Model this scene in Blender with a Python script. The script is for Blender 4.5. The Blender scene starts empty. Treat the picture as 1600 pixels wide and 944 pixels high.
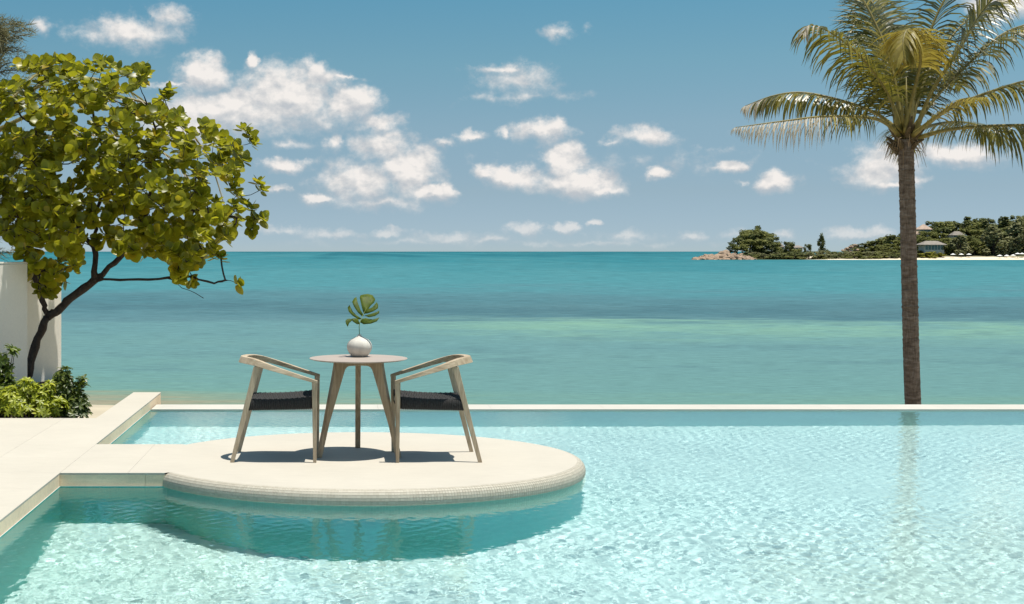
import bpy, bmesh, math, random
import numpy as np
from mathutils import Vector, Matrix, noise as mnoise

# ------------------------------------------------------------------ camera
scene = bpy.context.scene
C = scene.collection
F = 2100.0                       # focal length in photo pixels (1600 wide)
HX, HY = 528.0, 393.0            # vanishing point of the pool's long axis in the photo
CAMZ = 1.58                      # eye height above the stone deck (deck top is z = 0)
cam_d = bpy.data.cameras.new('camera')
cam = bpy.data.objects.new('camera', cam_d)
C.objects.link(cam)
cam.location = (0, 0, CAMZ)
cam.rotation_euler = (math.radians(90), 0, 0)
cam_d.sensor_width = 36.0
cam_d.lens = 36.0 * F / 1600.0
cam_d.shift_x = (800 - HX) / 1600.0
cam_d.shift_y = -(472 - HY) / 1600.0
cam_d.clip_start = 0.1
cam_d.clip_end = 80000.0
scene.camera = cam

# ------------------------------------------------------------------ light
SUN_TO = Vector((0.19, -0.035, 1.0)).normalized()      # direction towards the sun
sun_d = bpy.data.lights.new('sun', 'SUN')
sun_d.energy = 5.0
sun_d.angle = math.radians(0.5)
sun_d.color = (1.0, 0.955, 0.87)
sun = bpy.data.objects.new('sun', sun_d)
C.objects.link(sun)
sun.location = (6, -2, 30)
sun.rotation_euler = SUN_TO.to_track_quat('Z', 'Y').to_euler()
sun_d.cycles.is_caustics_light = True
scene.cycles.caustics_refractive = True
scene.cycles.caustics_reflective = False
scene.cycles.max_bounces = 10
scene.cycles.transmission_bounces = 8
scene.cycles.transparent_max_bounces = 8
scene.cycles.diffuse_bounces = 4
scene.cycles.glossy_bounces = 4
scene.cycles.sample_clamp_indirect = 8.0
scene.cycles.use_denoising = True
scene.view_settings.view_transform = 'Standard'
scene.view_settings.look = 'None'
scene.view_settings.gamma = 1.0
scene.view_settings.exposure = 0.3
scene.view_settings.use_curve_mapping = False


class NT:
    """small helper to write node trees"""
    def __init__(self, tree):
        self.t = tree
        tree.nodes.clear()

    def n(self, typ, ins=None, **props):
        node = self.t.nodes.new(typ)
        for k, v in props.items():
            setattr(node, k, v)
        for k, v in (ins or {}).items():
            sock = node.inputs[k]
            if isinstance(v, bpy.types.NodeSocket):
                self.t.links.new(v, sock)
            elif isinstance(v, bpy.types.Node):
                self.t.links.new(v.outputs[0], sock)
            else:
                try:
                    sock.default_value = v
                except Exception:
                    sock.default_value = (*v, 1.0)
        return node

    def math(self, op, a, b=None, c=None, clamp=False):
        ins = {0: a}
        if b is not None: ins[1] = b
        if c is not None: ins[2] = c
        return self.n('ShaderNodeMath', ins, operation=op, use_clamp=clamp).outputs[0]

    def vec(self, op, a, b=None):
        ins = {0: a}
        if b is not None: ins[1] = b
        nd = self.n('ShaderNodeVectorMath', ins, operation=op)
        return nd.outputs['Value'] if op in ('LENGTH', 'DOT_PRODUCT', 'DISTANCE') else nd.outputs[0]

    def ramp(self, fac, stops, interp='LINEAR'):
        nd = self.n('ShaderNodeValToRGB', {0: fac})
        cr = nd.color_ramp
        cr.interpolation = interp
        while len(cr.elements) < len(stops):
            cr.elements.new(0.5)
        for e, (p, c) in zip(cr.elements, stops):
            e.position = p
            e.color = (*c, 1.0) if len(c) == 3 else c
        return nd.outputs[0]

    def mix(self, fac, a, b, blend='MIX'):
        nd = self.n('ShaderNodeMix', data_type='RGBA', blend_type=blend)
        for idx, v in ((0, fac), (6, a), (7, b)):
            s = nd.inputs[idx]
            if isinstance(v, bpy.types.NodeSocket):
                self.t.links.new(v, s)
            elif idx == 0:
                s.default_value = v
            else:
                s.default_value = (*v, 1.0) if len(v) == 3 else v
        return nd.outputs[2]

    def maprange(self, v, a, b, c, d, smooth=False):
        nd = self.n('ShaderNodeMapRange', {0: v, 1: a, 2: b, 3: c, 4: d})
        if smooth: nd.interpolation_type = 'SMOOTHSTEP'
        return nd.outputs[0]

    def noise(self, vec, scale, detail=4.0, rough=0.55, dist=0.0, color=False):
        nd = self.n('ShaderNodeTexNoise', {'Vector': vec, 'Scale': scale, 'Detail': detail, 'Roughness': rough, 'Distortion': dist})
        return nd.outputs['Color'] if color else nd.outputs['Fac']


def srgb(r, g, b):
    f = lambda c: (c / 12.92 if c <= 0.04045 else ((c + 0.055) / 1.055) ** 2.4)
    return tuple(f(x / 255.0) for x in (r, g, b))

# ------------------------------------------------------------------ sky with clouds (world)
world = bpy.data.worlds.new('World')
scene.world = world
world.use_nodes = True
W = NT(world.node_tree)
tc = W.n('ShaderNodeTexCoord').outputs['Generated']
sep = W.n('ShaderNodeSeparateXYZ', {0: tc})
dx, dy, dz = sep.outputs
elev = W.math('ARCSINE', dz)
azim = W.math('ARCTAN2', dx, dy)
# the Nishita sky, sampled somewhat steeper than the view so that the low sky is a clear polarised blue
zz = W.math('ADD', W.math('MULTIPLY', W.math('MAXIMUM', dz, 0.0), 2.0), 0.06)
svec = W.vec('NORMALIZE', W.n('ShaderNodeCombineXYZ', {0: dx, 1: dy, 2: zz}).outputs[0])
sky = W.n('ShaderNodeTexSky', {0: svec}, sky_type='NISHITA', sun_disc=False, sun_elevation=math.asin(SUN_TO.z),
          sun_rotation=math.atan2(SUN_TO.x, SUN_TO.y), air_density=1.0, dust_density=0.4, ozone_density=1.0)
SKYK = 0.14 / 2 ** 0.3
tint = W.ramp(W.math('MULTIPLY', W.math('MAXIMUM', elev, 0.0), 4.0),
              [(0.0, (0.59, 0.615, 0.69)), (0.025, (0.60, 0.625, 0.69)), (0.177, (0.70, 0.70, 0.643)), (0.365, (0.793, 0.85, 0.711)),
               (0.553, (0.70, 0.928, 0.754)), (0.74, (0.565, 0.936, 0.80)), (1.0, (0.60, 0.80, 0.74))])
skyc = W.mix(1.0, sky.outputs[0], tint, 'MULTIPLY')
# clouds: cumulus heaps where the photograph has them, scattered ones all round the rest of the sky
CLOUDS = [  # photo x, y, half width, half height, strength
    (205, 52, 85, 30, .75), (262, 28, 34, 26, .55), (62, 45, 20, 15, .5), (150, 58, 50, 10, .4), (238, 22, 10, 14, .4),
    (318, 122, 48, 34, 1), (395, 97, 13, 15, .9), (350, 172, 120, 42, 1), (450, 155, 100, 52, 1.1), (492, 122, 32, 28, 1), (425, 130, 60, 40, .8),
    (548, 165, 52, 34, 1), (590, 192, 45, 20, .8), (275, 130, 70, 6, .5), (530, 122, 40, 5, .45), (300, 200, 90, 34, .8),
    (595, 225, 50, 32, .9), (640, 268, 52, 50, 1.05), (560, 285, 72, 42, .8), (678, 302, 38, 17, 1), (498, 312, 36, 11, .8), (520, 224, 19, 22, .75),
    (445, 258, 44, 14, .85), (590, 318, 110, 16, .55), (432, 297, 18, 9, .6), (455, 225, 40, 10, .35), (610, 205, 30, 14, .6),
    (812, 128, 62, 30, .55), (790, 105, 46, 7, .42), (815, 153, 90, 9, .36),
    (846, 206, 46, 20, .9), (735, 212, 28, 11, .7), (692, 224, 24, 8, .4), (787, 208, 12, 8, .4),
    (885, 250, 38, 34, 1.15), (905, 285, 60, 30, 1.1), (800, 276, 54, 24, .9), (760, 272, 22, 14, .7), (935, 298, 40, 12, .8),
    (1012, 212, 44, 19, .75), (960, 222, 30, 8, .4), (1030, 272, 24, 11, .8), (1145, 263, 30, 12, .9), (1217, 284, 30, 18, .85), (1168, 287, 16, 6, .4),
    (1380, 262, 54, 34, 1), (1400, 285, 50, 10, .8), (1495, 245, 70, 20, .8), (1560, 8, 50, 28, .9), (875, 50, 30, 12, .35), (965, 255, 140, 20, .17), (1120, 232, 40, 10, .25),
    (820, 361, 34, 12, .75), (886, 358, 18, 11, .75), (936, 345, 15, 6, .7), (700, 371, 70, 12, .5), (600, 365, 36, 9, .6), (520, 366, 46, 10, .55),
    (985, 372, 60, 10, .4), (1085, 372, 20, 10, .6), (760, 374, 60, 8, .45), (1150, 368, 30, 10, .35), (1222, 366, 22, 9, .55), (1345, 367, 50, 11, .7), (650, 378, 200, 7, .35), (440, 360, 60, 9, .45), (950, 382, 260, 6, .35),
]
K = 1.0 / SKYK / 2 ** 0.3


def sky_part(blobs):
    """the sky over one sector: Nishita colour plus its cumulus heaps (blobs None: scattered clouds)"""
    cc = W.n('ShaderNodeCombineXYZ', {0: azim, 1: elev, 2: 0.0}).outputs[0]
    if blobs is None:
        gx = W.vec('MULTIPLY', cc, (5.0, 11.0, 1.0))
        dens = W.maprange(W.noise(gx, 1.0, 7, 0.58), 0.54, 0.80, -0.25, 1.0)
        near = W.math('MAXIMUM', W.maprange(W.math('ABSOLUTE', W.math('SUBTRACT', azim, 0.12)), 0.46, 0.60, 0, 1), W.maprange(elev, 0.215, 0.30, 0, 1))
        dens = W.math('ADD', dens, W.math('MULTIPLY', W.math('SUBTRACT', near, 1.0), 2.0))
        lit = W.maprange(dens, 0.05, 0.8, 0.42, 0.85)
        hi = 0.56
    else:
        wn = W.noise(cc, 34.0, 5, 0.62, 0, True)
        cw = W.vec('ADD', cc, W.vec('MULTIPLY', W.vec('SUBTRACT', wn, (0.5, 0.5, 0.5)), (0.034, 0.020, 0.0)))
        c2 = W.vec('MULTIPLY', cc, (1.0, 1.25, 1.0))
        fb = W.noise(c2, 58.0, 8, 0.62)
        f0 = W.noise(c2, 40.0, 5, 0.55)
        f1 = W.noise(W.vec('ADD', c2, (0.0020, 0.0055, 0.0)), 40.0, 5, 0.55)

        def heap(shift):
            acc = None
            for (bx, by, hw, hh, s) in blobs:
                u = (bx - HX) / F; v = (HY - by) / F
                a0 = math.atan(u); e0 = math.atan(v / math.sqrt(1 + u * u)) - shift
                sa, se = F / hw / 1.22, F / hh / 1.22
                q = W.n('ShaderNodeVectorMath', {0: cw, 1: (sa, se, 0), 2: (-a0 * sa, -e0 * se, 0)}, operation='MULTIPLY_ADD').outputs[0]
                d = W.math('MULTIPLY_ADD', W.vec('LENGTH', q), -s, s)
                acc = d if acc is None else W.n('ShaderNodeMath', {0: acc, 1: d, 2: 0.2}, operation='SMOOTH_MAX').outputs[0]
            return acc
        acc = heap(0.0)
        above = heap(0.0045)
        dens = W.math('ADD', acc, W.maprange(fb, 0.25, 0.75, -0.36, 0.20))
        relief = W.math('MULTIPLY', W.math('SUBTRACT', f0, f1), 2.4)
        tops = W.math('MULTIPLY', W.math('SUBTRACT', acc, above), 0.9)
        lit = W.math('ADD', W.math('ADD', W.maprange(dens, 0.0, 0.7, 0.44, 0.62), relief), W.math('MINIMUM', W.math('MAXIMUM', tops, -0.28), 0.28), clamp=True)
        hi = W.maprange(tops, -0.15, 0.25, 0.74, 0.46)      # crisp tops, soft bases
    alpha = W.maprange(dens, -0.10, hi, 0.0, 0.97, True)
    ccol = W.ramp(lit, [(0.2, (0.53, 0.56, 0.595)), (0.5, (0.69, 0.69, 0.69)), (0.85, (0.92, 0.875, 0.835))])
    ccol = W.n('ShaderNodeVectorMath', {0: ccol, 'Scale': K}, operation='SCALE').outputs[0]
    alpha = W.math('MULTIPLY', alpha, W.maprange(elev, 0.0, 0.045, 0.35, 1.0))
    alpha = W.math('MULTIPLY', alpha, W.maprange(elev, -0.002, 0.004, 0.0, 1.0))
    return W.n('ShaderNodeBackground', {0: W.mix(alpha, skyc, ccol), 1: SKYK}).outputs[0]


cuts = [430, 725, 985]
secs = []
lo = -9999
for hi in cuts + [9999]:
    secs.append(sky_part([b for b in CLOUDS if b[0] + b[2] * 1.25 + 45 > lo and b[0] - b[2] * 1.25 - 45 < hi]))
    lo = hi
cur = secs[0]
for k, c in enumerate(cuts):
    cur = W.n('ShaderNodeMixShader', {0: W.math('GREATER_THAN', azim, math.atan((c - HX) / F)), 1: cur, 2: secs[k + 1]}).outputs[0]
inwin = W.math('MULTIPLY', W.math('LESS_THAN', W.math('ABSOLUTE', W.math('SUBTRACT', azim, 0.12)), 0.46), W.math('LESS_THAN', elev, 0.215))
cur = W.n('ShaderNodeMixShader', {0: inwin, 1: sky_part(None), 2: cur}).outputs[0]
W.n('ShaderNodeOutputWorld', {0: cur})
world.cycles.sampling_method = 'MANUAL'
world.cycles.sample_map_resolution = 512


# ------------------------------------------------------------------ mesh helpers
def P(px, py, Y):
    """world point that stands at depth Y under this photo pixel (survey of the place)"""
    return Vector(((px - HX) * Y / F, Y, CAMZ - (py - HY) * Y / F))


class MB:
    """collects geometry for ONE mesh object"""
    def __init__(self):
        self.v = []; self.f = []; self.m = []

    def add(self, verts, faces, mi=0):
        o = len(self.v)
        self.v.extend([tuple(p) for p in verts])
        self.f.extend([tuple(i + o for i in f) for f in faces])
        self.m.extend([mi] * len(faces))

    def box(self, x0, x1, y0, y1, z0, z1, mi=0):
        v = [(x, y, z) for z in (z0, z1) for y in (y0, y1) for x in (x0, x1)]
        self.add(v, [(0, 2, 3, 1), (4, 5, 7, 6), (0, 1, 5, 4), (2, 6, 7, 3), (0, 4, 6, 2), (1, 3, 7, 5)], mi)

    def tube(self, pts, radii, sides=8, cap=True, mi=0, flat=1.0):
        pts = [Vector(p) for p in pts]
        if not hasattr(radii, '__len__'): radii = [radii] * len(pts)
        rings = []
        up = Vector((0, 0, 1))
        t0 = (pts[1] - pts[0]).normalized()
        if abs(t0.dot(up)) > 0.95: up = Vector((0, 1, 0))
        side = t0.cross(up).normalized()
        for i, p in enumerate(pts):
            a = pts[max(i - 1, 0)]; b = pts[min(i + 1, len(pts) - 1)]
            t = (b - a).normalized()
            side = (side - t * side.dot(t)).normalized()
            nn = side.cross(t)
            rings.append([p + side * (math.cos(2 * math.pi * k / sides) * radii[i]) + nn * (math.sin(2 * math.pi * k / sides) * radii[i] * flat) for k in range(sides)])
        verts = [q for r in rings for q in r]
        faces = []
        for i in range(len(pts) - 1):
            for k in range(sides):
                a = i * sides + k; b = i * sides + (k + 1) % sides
                faces.append((a, b, b + sides, a + sides))
        if cap:
            faces.append(tuple(range(sides))[::-1])
            faces.append(tuple((len(pts) - 1) * sides + k for k in range(sides)))
        self.add(verts, faces, mi)

    def lathe(self, prof, seg=48, center=(0, 0), mi=0, wob=None):
        verts = []; faces = []
        n = len(prof)
        for k in range(seg):
            a = 2 * math.pi * k / seg
            for (r, z) in prof:
                rr = r * (wob(a, z) if wob else 1.0)
                verts.append((center[0] + rr * math.cos(a), center[1] + rr * math.sin(a), z))
        for k in range(seg):
            for i in range(n - 1):
                a = k * n + i; b = ((k + 1) % seg) * n + i
                faces.append((a, b, b + 1, a + 1))
        self.add(verts, faces, mi)

    def mesh(self, name, smooth=False):
        me = bpy.data.meshes.new(name)
        me.from_pydata(self.v, [], self.f)
        me.update()
        if smooth:
            me.polygons.foreach_set('use_smooth', [True] * len(me.polygons))
        return me

    def build(self, name, mats, parent=None, smooth=False, bevel=0.0):
        me = self.mesh(name, smooth)
        if not isinstance(mats, (list, tuple)): mats = [mats]
        for m in mats: me.materials.append(m)
        if len(mats) > 1: me.polygons.foreach_set('material_index', self.m)
        o = bpy.data.objects.new(name, me)
        C.objects.link(o)
        if parent is not None: o.parent = parent
        if bevel:
            b = o.modifiers.new('bevel', 'BEVEL'); b.width = bevel; b.segments = 2; b.limit_method = 'ANGLE'
        return o


def tag(o, label=None, cat=None, group=None, kind=None):
    if label: o['label'] = label
    if cat: o['category'] = cat
    if group: o['group'] = group
    if kind: o['kind'] = kind
    return o


def empty(name, loc=(0, 0, 0), rz=0.0):
    o = bpy.data.objects.new(name, None)
    C.objects.link(o)
    o.location = loc
    o.rotation_euler = (0, 0, rz)
    o.empty_display_size = 0.1
    return o


def copy_tree(o, parent=None):
    c = o.copy(); C.objects.link(c); c.parent = parent
    for ch in list(o.children): copy_tree(ch, c)
    return c


def grid_from(name, X, Y, Z, mat, smooth=True):
    ny, nx = X.shape
    co = np.stack([X, Y, Z], -1).reshape(-1, 3)
    idx = np.arange(nx * ny).reshape(ny, nx)
    q = np.stack([idx[:-1, :-1], idx[:-1, 1:], idx[1:, 1:], idx[1:, :-1]], -1).reshape(-1, 4)
    me = bpy.data.meshes.new(name)
    me.vertices.add(len(co)); me.vertices.foreach_set('co', co.ravel())
    me.loops.add(q.size); me.loops.foreach_set('vertex_index', q.ravel())
    me.polygons.add(len(q)); me.polygons.foreach_set('loop_start', np.arange(0, q.size, 4))
    me.polygons.foreach_set('loop_total', np.full(len(q), 4))
    me.update(calc_edges=True)
    me.polygons.foreach_set('use_smooth', np.full(len(q), smooth))
    me.materials.append(mat)
    o = bpy.data.objects.new(name, me); C.objects.link(o)
    return o


def grid_obj(name, xs, ys, zfun, mat, smooth=True):
    X, Y = np.meshgrid(np.array(xs), np.array(ys))
    return grid_from(name, X, Y, zfun(X, Y), mat, smooth)
# ------------------------------------------------------------------ materials
def new_mat(name):
    m = bpy.data.materials.new(name); m.use_nodes = True
    return m, NT(m.node_tree)


def finish(t, bsdf, vol=None, disp=None):
    t.n('ShaderNodeOutputMaterial', {0: bsdf.outputs[0]})


def principled(t, **ins):
    names = {'color': 'Base Color', 'rough': 'Roughness', 'spec': 'Specular IOR Level', 'normal': 'Normal', 'metal': 'Metallic'}
    return t.n('ShaderNodeBsdfPrincipled', {names.get(k, k): v for k, v in ins.items()})


def mat_plain(name, col, rough=0.6, var=0.12, scale=6.0, bump=0.1, bscale=60.0, spec=0.4):
    """one colour with slight mottling and fine relief"""
    m, t = new_mat(name)
    tc = t.n('ShaderNodeTexCoord').outputs['Object']
    n1 = t.noise(tc, scale, 5)
    k = t.maprange(n1, 0.3, 0.7, 1 - var, 1 + var)
    col4 = t.n('ShaderNodeVectorMath', {0: col, 'Scale': k}, operation='SCALE').outputs[0]
    n2 = t.noise(tc, bscale, 3)
    b = t.n('ShaderNodeBump', {'Strength': bump, 'Distance': 0.01, 'Height': n2})
    finish(t, principled(t, color=col4, rough=rough, spec=spec, normal=b.outputs[0]))
    return m


def mat_stone(name, col, var=0.05, rough=0.75):
    m, t = new_mat(name)
    g = t.n('ShaderNodeNewGeometry')
    pos = g.outputs['Position']
    n1 = t.noise(pos, 1.7, 6, 0.6)
    n2 = t.noise(t.vec('MULTIPLY', pos, (6, 30, 30)), 1.0, 5, 0.65)
    n3 = t.noise(pos, 160, 2, 0.5)
    rnd = t.n('ShaderNodeObjectInfo').outputs['Random']
    k = t.math('ADD', t.maprange(n1, 0.3, 0.7, 1 - var, 1 + var), t.maprange(n2, 0.3, 0.7, -var, var))
    k = t.math('ADD', k, t.maprange(n3, 0.3, 0.7, -var * 0.8, var * 0.8))
    k = t.math('ADD', k, t.maprange(rnd, 0, 1, -var * 0.35, var * 0.35))
    c = t.n('ShaderNodeVectorMath', {0: col, 'Scale': k}, operation='SCALE').outputs[0]
    b = t.n('ShaderNodeBump', {'Strength': 0.25, 'Distance': 0.003, 'Height': t.math('ADD', n3, n2)})
    finish(t, principled(t, color=c, rough=rough, spec=0.3, normal=b.outputs[0]))
    return m


def mat_wood(name, col_a, col_b, axis=(1, 1, 1), rough=0.6):
    m, t = new_mat(name)
    tc = t.n('ShaderNodeTexCoord').outputs['Object']
    v = t.vec('MULTIPLY', tc, axis)
    grain = t.noise(v, 1.0, 6, 0.6, 0.4)
    blot = t.noise(tc, 5.0, 3)
    rnd = t.n('ShaderNodeObjectInfo').outputs['Random']
    f = t.math('ADD', t.math('MULTIPLY', grain, 0.75), t.math('MULTIPLY', blot, 0.35))
    f = t.math('ADD', f, t.maprange(rnd, 0, 1, -0.08, 0.08))
    c = t.ramp(f, [(0.35, col_a), (0.72, col_b)])
    b = t.n('ShaderNodeBump', {'Strength': 0.35, 'Distance': 0.002, 'Height': grain})
    finish(t, principled(t, color=c, rough=rough, spec=0.3, normal=b.outputs[0]))
    return m


def mat_leaf(name, stops, trans=(0.3, 0.32, 0.03), tk=0.45, rough=0.4, spec=0.45):
    """foliage: each leaf its own tone, light passes through the blade"""
    m, t = new_mat(name)
    g = t.n('ShaderNodeNewGeometry')
    rnd_i = g.outputs['Random Per Island']
    rnd_o = t.n('ShaderNodeObjectInfo').outputs['Random']
    r = t.math('FRACT', t.math('ADD', rnd_i, rnd_o))
    c = t.ramp(r, stops)
    n1 = t.noise(t.n('ShaderNodeTexCoord').outputs['Object'], 9.0, 3)
    c = t.mix(t.maprange(n1, 0.3, 0.7, 0.0, 0.35), c, tuple(x * 0.6 for x in stops[len(stops) // 2][1]))
    p = principled(t, color=c, rough=rough, spec=spec)
    tr = t.n('ShaderNodeBsdfTranslucent', {0: t.mix(0.5, c, trans)})
    mx = t.n('ShaderNodeMixShader', {0: tk, 1: p.outputs[0], 2: tr.outputs[0]})
    finish(t, mx)
    return m


def mat_mosaic(name, col, grout, pitch=0.0205, var=0.1):
    """small square mosaic; tiles in world units on any axis-aligned or vertical face through UV"""
    m, t = new_mat(name)
    uv = t.n('ShaderNodeUVMap').outputs[0]
    v = t.vec('MULTIPLY', uv, (1 / pitch, 1 / pitch, 0))
    br = t.n('ShaderNodeTexBrick', {'Vector': v, 'Color1': tuple(x * (1 - var) for x in col), 'Color2': tuple(min(1, x * (1 + var)) for x in col), 'Mortar': grout,
                                   'Scale': 1.0, 'Mortar Size': 0.06, 'Mortar Smooth': 0.1, 'Bias': 0.0, 'Brick Width': 1.0, 'Row Height': 1.0},
             offset=0.0, squash=1.0)
    n1 = t.noise(t.n('ShaderNodeNewGeometry').outputs['Position'], 1.2, 4)
    k = t.maprange(n1, 0.3, 0.7, 0.94, 1.05)
    c = t.n('ShaderNodeVectorMath', {0: br.outputs[0], 'Scale': k}, operation='SCALE').outputs[0]
    finish(t, principled(t, color=c, rough=0.45, spec=0.3))
    return m


M = {}
M['deck'] = mat_stone('cream_limestone', (0.475, 0.436, 0.368), 0.035)
M['grout'] = mat_plain('cream_grout', (0.50, 0.46, 0.39), 0.9, 0.05)
M['riser'] = mat_stone('grey_beige_limestone', (0.84, 0.66, 0.46), 0.09)
M['tile'] = None  # below
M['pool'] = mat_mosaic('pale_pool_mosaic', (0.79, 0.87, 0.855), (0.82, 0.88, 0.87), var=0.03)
M['pool_wall'] = mat_mosaic('shade_teal_wall_mosaic', (0.05, 0.43, 0.39), (0.12, 0.49, 0.44))  # deeper teal than the floor: underwater shade put into the wall colour
M['pool_far'] = mat_mosaic('pale_teal_mosaic', (0.48, 0.74, 0.72), (0.55, 0.78, 0.75))
M['coping'] = mat_stone('white_coping', (0.47, 0.45, 0.40), 0.04)
M['teak'] = mat_wood('weathered_teak', (0.27, 0.20, 0.125), (0.56, 0.455, 0.325), (14, 14, 14))
M['teak_x'] = mat_wood('weathered_teak_lengthwise', (0.27, 0.20, 0.125), (0.56, 0.455, 0.325), (6, 60, 60))
M['teak_z'] = mat_wood('weathered_teak_upright', (0.27, 0.20, 0.125), (0.56, 0.455, 0.325), (70, 70, 5))
M['table_leg'] = mat_wood('brown_teak_upright', (0.22, 0.15, 0.085), (0.45, 0.335, 0.22), (70, 70, 5))
M['table_top'] = mat_plain('taupe_table_top', (0.36, 0.30, 0.255), 0.55, 0.05, 8, 0.05, 200)
M['rope'] = mat_plain('charcoal_rope', (0.044, 0.042, 0.041), 0.7, 0.35, 90, 0.6, 500, 0.25)
M['soil'] = mat_plain('dark_soil', (0.09, 0.065, 0.045), 0.95, 0.3, 8, 0.8, 40)
M['white_wall'] = mat_stone('white_plaster', (0.84, 0.80, 0.71), 0.03, 0.85)


def mat_tile():
    m, t = new_mat('glazed_mosaic_tile')
    g = t.n('ShaderNodeNewGeometry')
    c = t.ramp(g.outputs['Random Per Island'], [(0.0, (0.42, 0.38, 0.305)), (0.5, (0.455, 0.415, 0.34)), (1.0, (0.49, 0.45, 0.37))])
    finish(t, principled(t, color=c, rough=0.55, spec=0.2))
    return m


M['tile'] = mat_tile()


def mat_water():
    m, t = new_mat('pool_water')
    pos = t.n('ShaderNodeNewGeometry').outputs['Position']
    n1 = t.noise(t.vec('MULTIPLY', pos, (1.0, 0.75, 1.0)), 34.0, 3, 0.6, 0.6)
    b = t.n('ShaderNodeBump', {'Strength': 0.08, 'Distance': 0.008, 'Height': n1})
    gl = t.n('ShaderNodeBsdfGlass', {'Color': (0.87, 0.997, 0.987), 'Roughness': 0.0, 'IOR': 1.333, 'Normal': b.outputs[0]})
    finish(t, gl)
    return m


M['water'] = mat_water()


def mat_sea():
    m, t = new_mat('sea_water')
    pos = t.n('ShaderNodeNewGeometry').outputs['Position']
    sp = t.n('ShaderNodeSeparateXYZ', {0: pos})
    X, Y = sp.outputs[0], sp.outputs[1]
    # distance from the shore drives the depth; patches of reef and sand shift it
    inv = t.math('DIVIDE', 9618.0, t.math('MAXIMUM', Y, 20.0))
    cv = t.n('ShaderNodeCombineXYZ', {0: t.math('MULTIPLY', X, 0.012), 1: t.math('MULTIPLY', inv, 0.055), 2: 0.0}).outputs[0]
    wob = t.maprange(t.noise(cv, 1.0, 5, 0.55), 0.25, 0.75, -16, 16)
    cv2 = t.n('ShaderNodeCombineXYZ', {0: t.math('MULTIPLY', t.math('DIVIDE', X, Y), 9.0), 1: t.math('MULTIPLY', inv, 0.22), 2: 3.0}).outputs[0]
    streak = t.noise(cv2, 1.0, 5, 0.6)
    v = t.math('ADD', inv, wob)
    v = t.math('ADD', v, t.maprange(streak, 0.3, 0.7, -7, 7))
    v = t.math('DIVIDE', t.math('MAXIMUM', v, 0.0), 250.0)
    st = lambda y, c: ((y - 393) / 250.0, srgb(*c))
    u = t.math('DIVIDE', X, Y)
    # the sandy shallows reach further out on the left
    shift = t.math('MULTIPLY', t.maprange(u, -0.22, 0.16, 6.0, -26.0), t.maprange(inv, 120, 215, 0, 1, True))
    v = t.math('ADD', v, t.math('DIVIDE', shift, 250.0))
    base = t.ramp(v, [st(393, (30, 122, 135)), st(400, (56, 142, 153)), st(425, (84, 157, 165)), st(446, (88, 158, 166)),
                      st(462, (96, 150, 159)), st(492, (103, 147, 154)), st(512, (114, 162, 165)), st(545, (119, 166, 165)),
                      st(588, (121, 169, 164)), st(606, (126, 172, 160)), st(620, (150, 172, 148)), st(634, (178, 170, 140))])
    # pale sandbar stripe and the darker reef beyond it
    wob2 = t.maprange(streak, 0.3, 0.7, -8, 8)
    sy = t.math('ADD', t.math('ADD', inv, t.math('MULTIPLY', u, -22.0)), wob2)
    stripe = t.math('MULTIPLY', t.maprange(sy, 95, 110, 0, 1, True), t.maprange(sy, 112, 142, 1, 0, True))
    stripe = t.math('MULTIPLY', stripe, t.maprange(u, -0.02, 0.16, 0, 1, True))
    pch = t.noise(t.n('ShaderNodeCombineXYZ', {0: t.math('MULTIPLY', u, 13.0), 1: t.math('MULTIPLY', inv, 0.09), 2: 7.0}).outputs[0], 1.0, 5, 0.6)
    stripe = t.math('MULTIPLY', stripe, t.maprange(pch, 0.32, 0.60, 0.15, 0.85))
    base = t.mix(stripe, base, srgb(148, 196, 170))
    reef = t.math('MULTIPLY', t.maprange(sy, 56, 86, 0, 1, True), t.maprange(sy, 92, 106, 1, 0, True))
    reef = t.math('MULTIPLY', reef, t.maprange(pch, 0.30, 0.6, 0.2, 0.8))
    base = t.mix(reef, base, srgb(80, 124, 134))
    weed = t.math('MULTIPLY', t.maprange(pch, 0.50, 0.68, 0.0, 0.55, True), t.math('MULTIPLY', t.maprange(inv, 112, 130, 0, 1, True), t.maprange(inv, 178, 205, 1, 0, True)))
    base = t.mix(weed, base, srgb(104, 146, 150))
    # small-wave bump, then light and dark of the wave facets put into the colour
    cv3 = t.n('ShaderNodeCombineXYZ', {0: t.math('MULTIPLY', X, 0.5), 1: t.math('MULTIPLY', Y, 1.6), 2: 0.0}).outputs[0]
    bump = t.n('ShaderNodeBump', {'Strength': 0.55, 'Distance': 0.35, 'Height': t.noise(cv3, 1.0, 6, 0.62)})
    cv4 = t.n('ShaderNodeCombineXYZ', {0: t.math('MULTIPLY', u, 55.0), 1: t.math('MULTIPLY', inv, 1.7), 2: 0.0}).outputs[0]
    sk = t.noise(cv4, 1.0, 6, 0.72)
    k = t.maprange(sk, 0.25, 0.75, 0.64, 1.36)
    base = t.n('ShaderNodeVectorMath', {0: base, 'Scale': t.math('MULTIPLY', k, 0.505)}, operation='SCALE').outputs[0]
    dif = t.n('ShaderNodeBsdfDiffuse', {0: base})
    gls = t.n('ShaderNodeBsdfGlossy', {0: (0.9, 0.95, 1.0), 'Roughness': 0.22, 'Normal': bump.outputs[0]})
    mx = t.n('ShaderNodeMixShader', {0: 0.10, 1: dif.outputs[0], 2: gls.outputs[0]})
    finish(t, mx)
    return m


M['sea'] = mat_sea()
M['sand'] = mat_plain('pale_sand', (0.42, 0.36, 0.26), 0.95, 0.12, 0.6, 0.4, 20)
# ------------------------------------------------------------------ setting: sea, shore, pool, deck
SEA_Z = -3.0
WATER_Z = -0.100
FLOOR_Z = -1.30
XL = -1.985                      # pool's left edge
YF, YB = 9.59, 11.02             # front and back edge of the bridge to the platform
YEND = 14.20                     # inner face of the far pool wall

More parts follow.
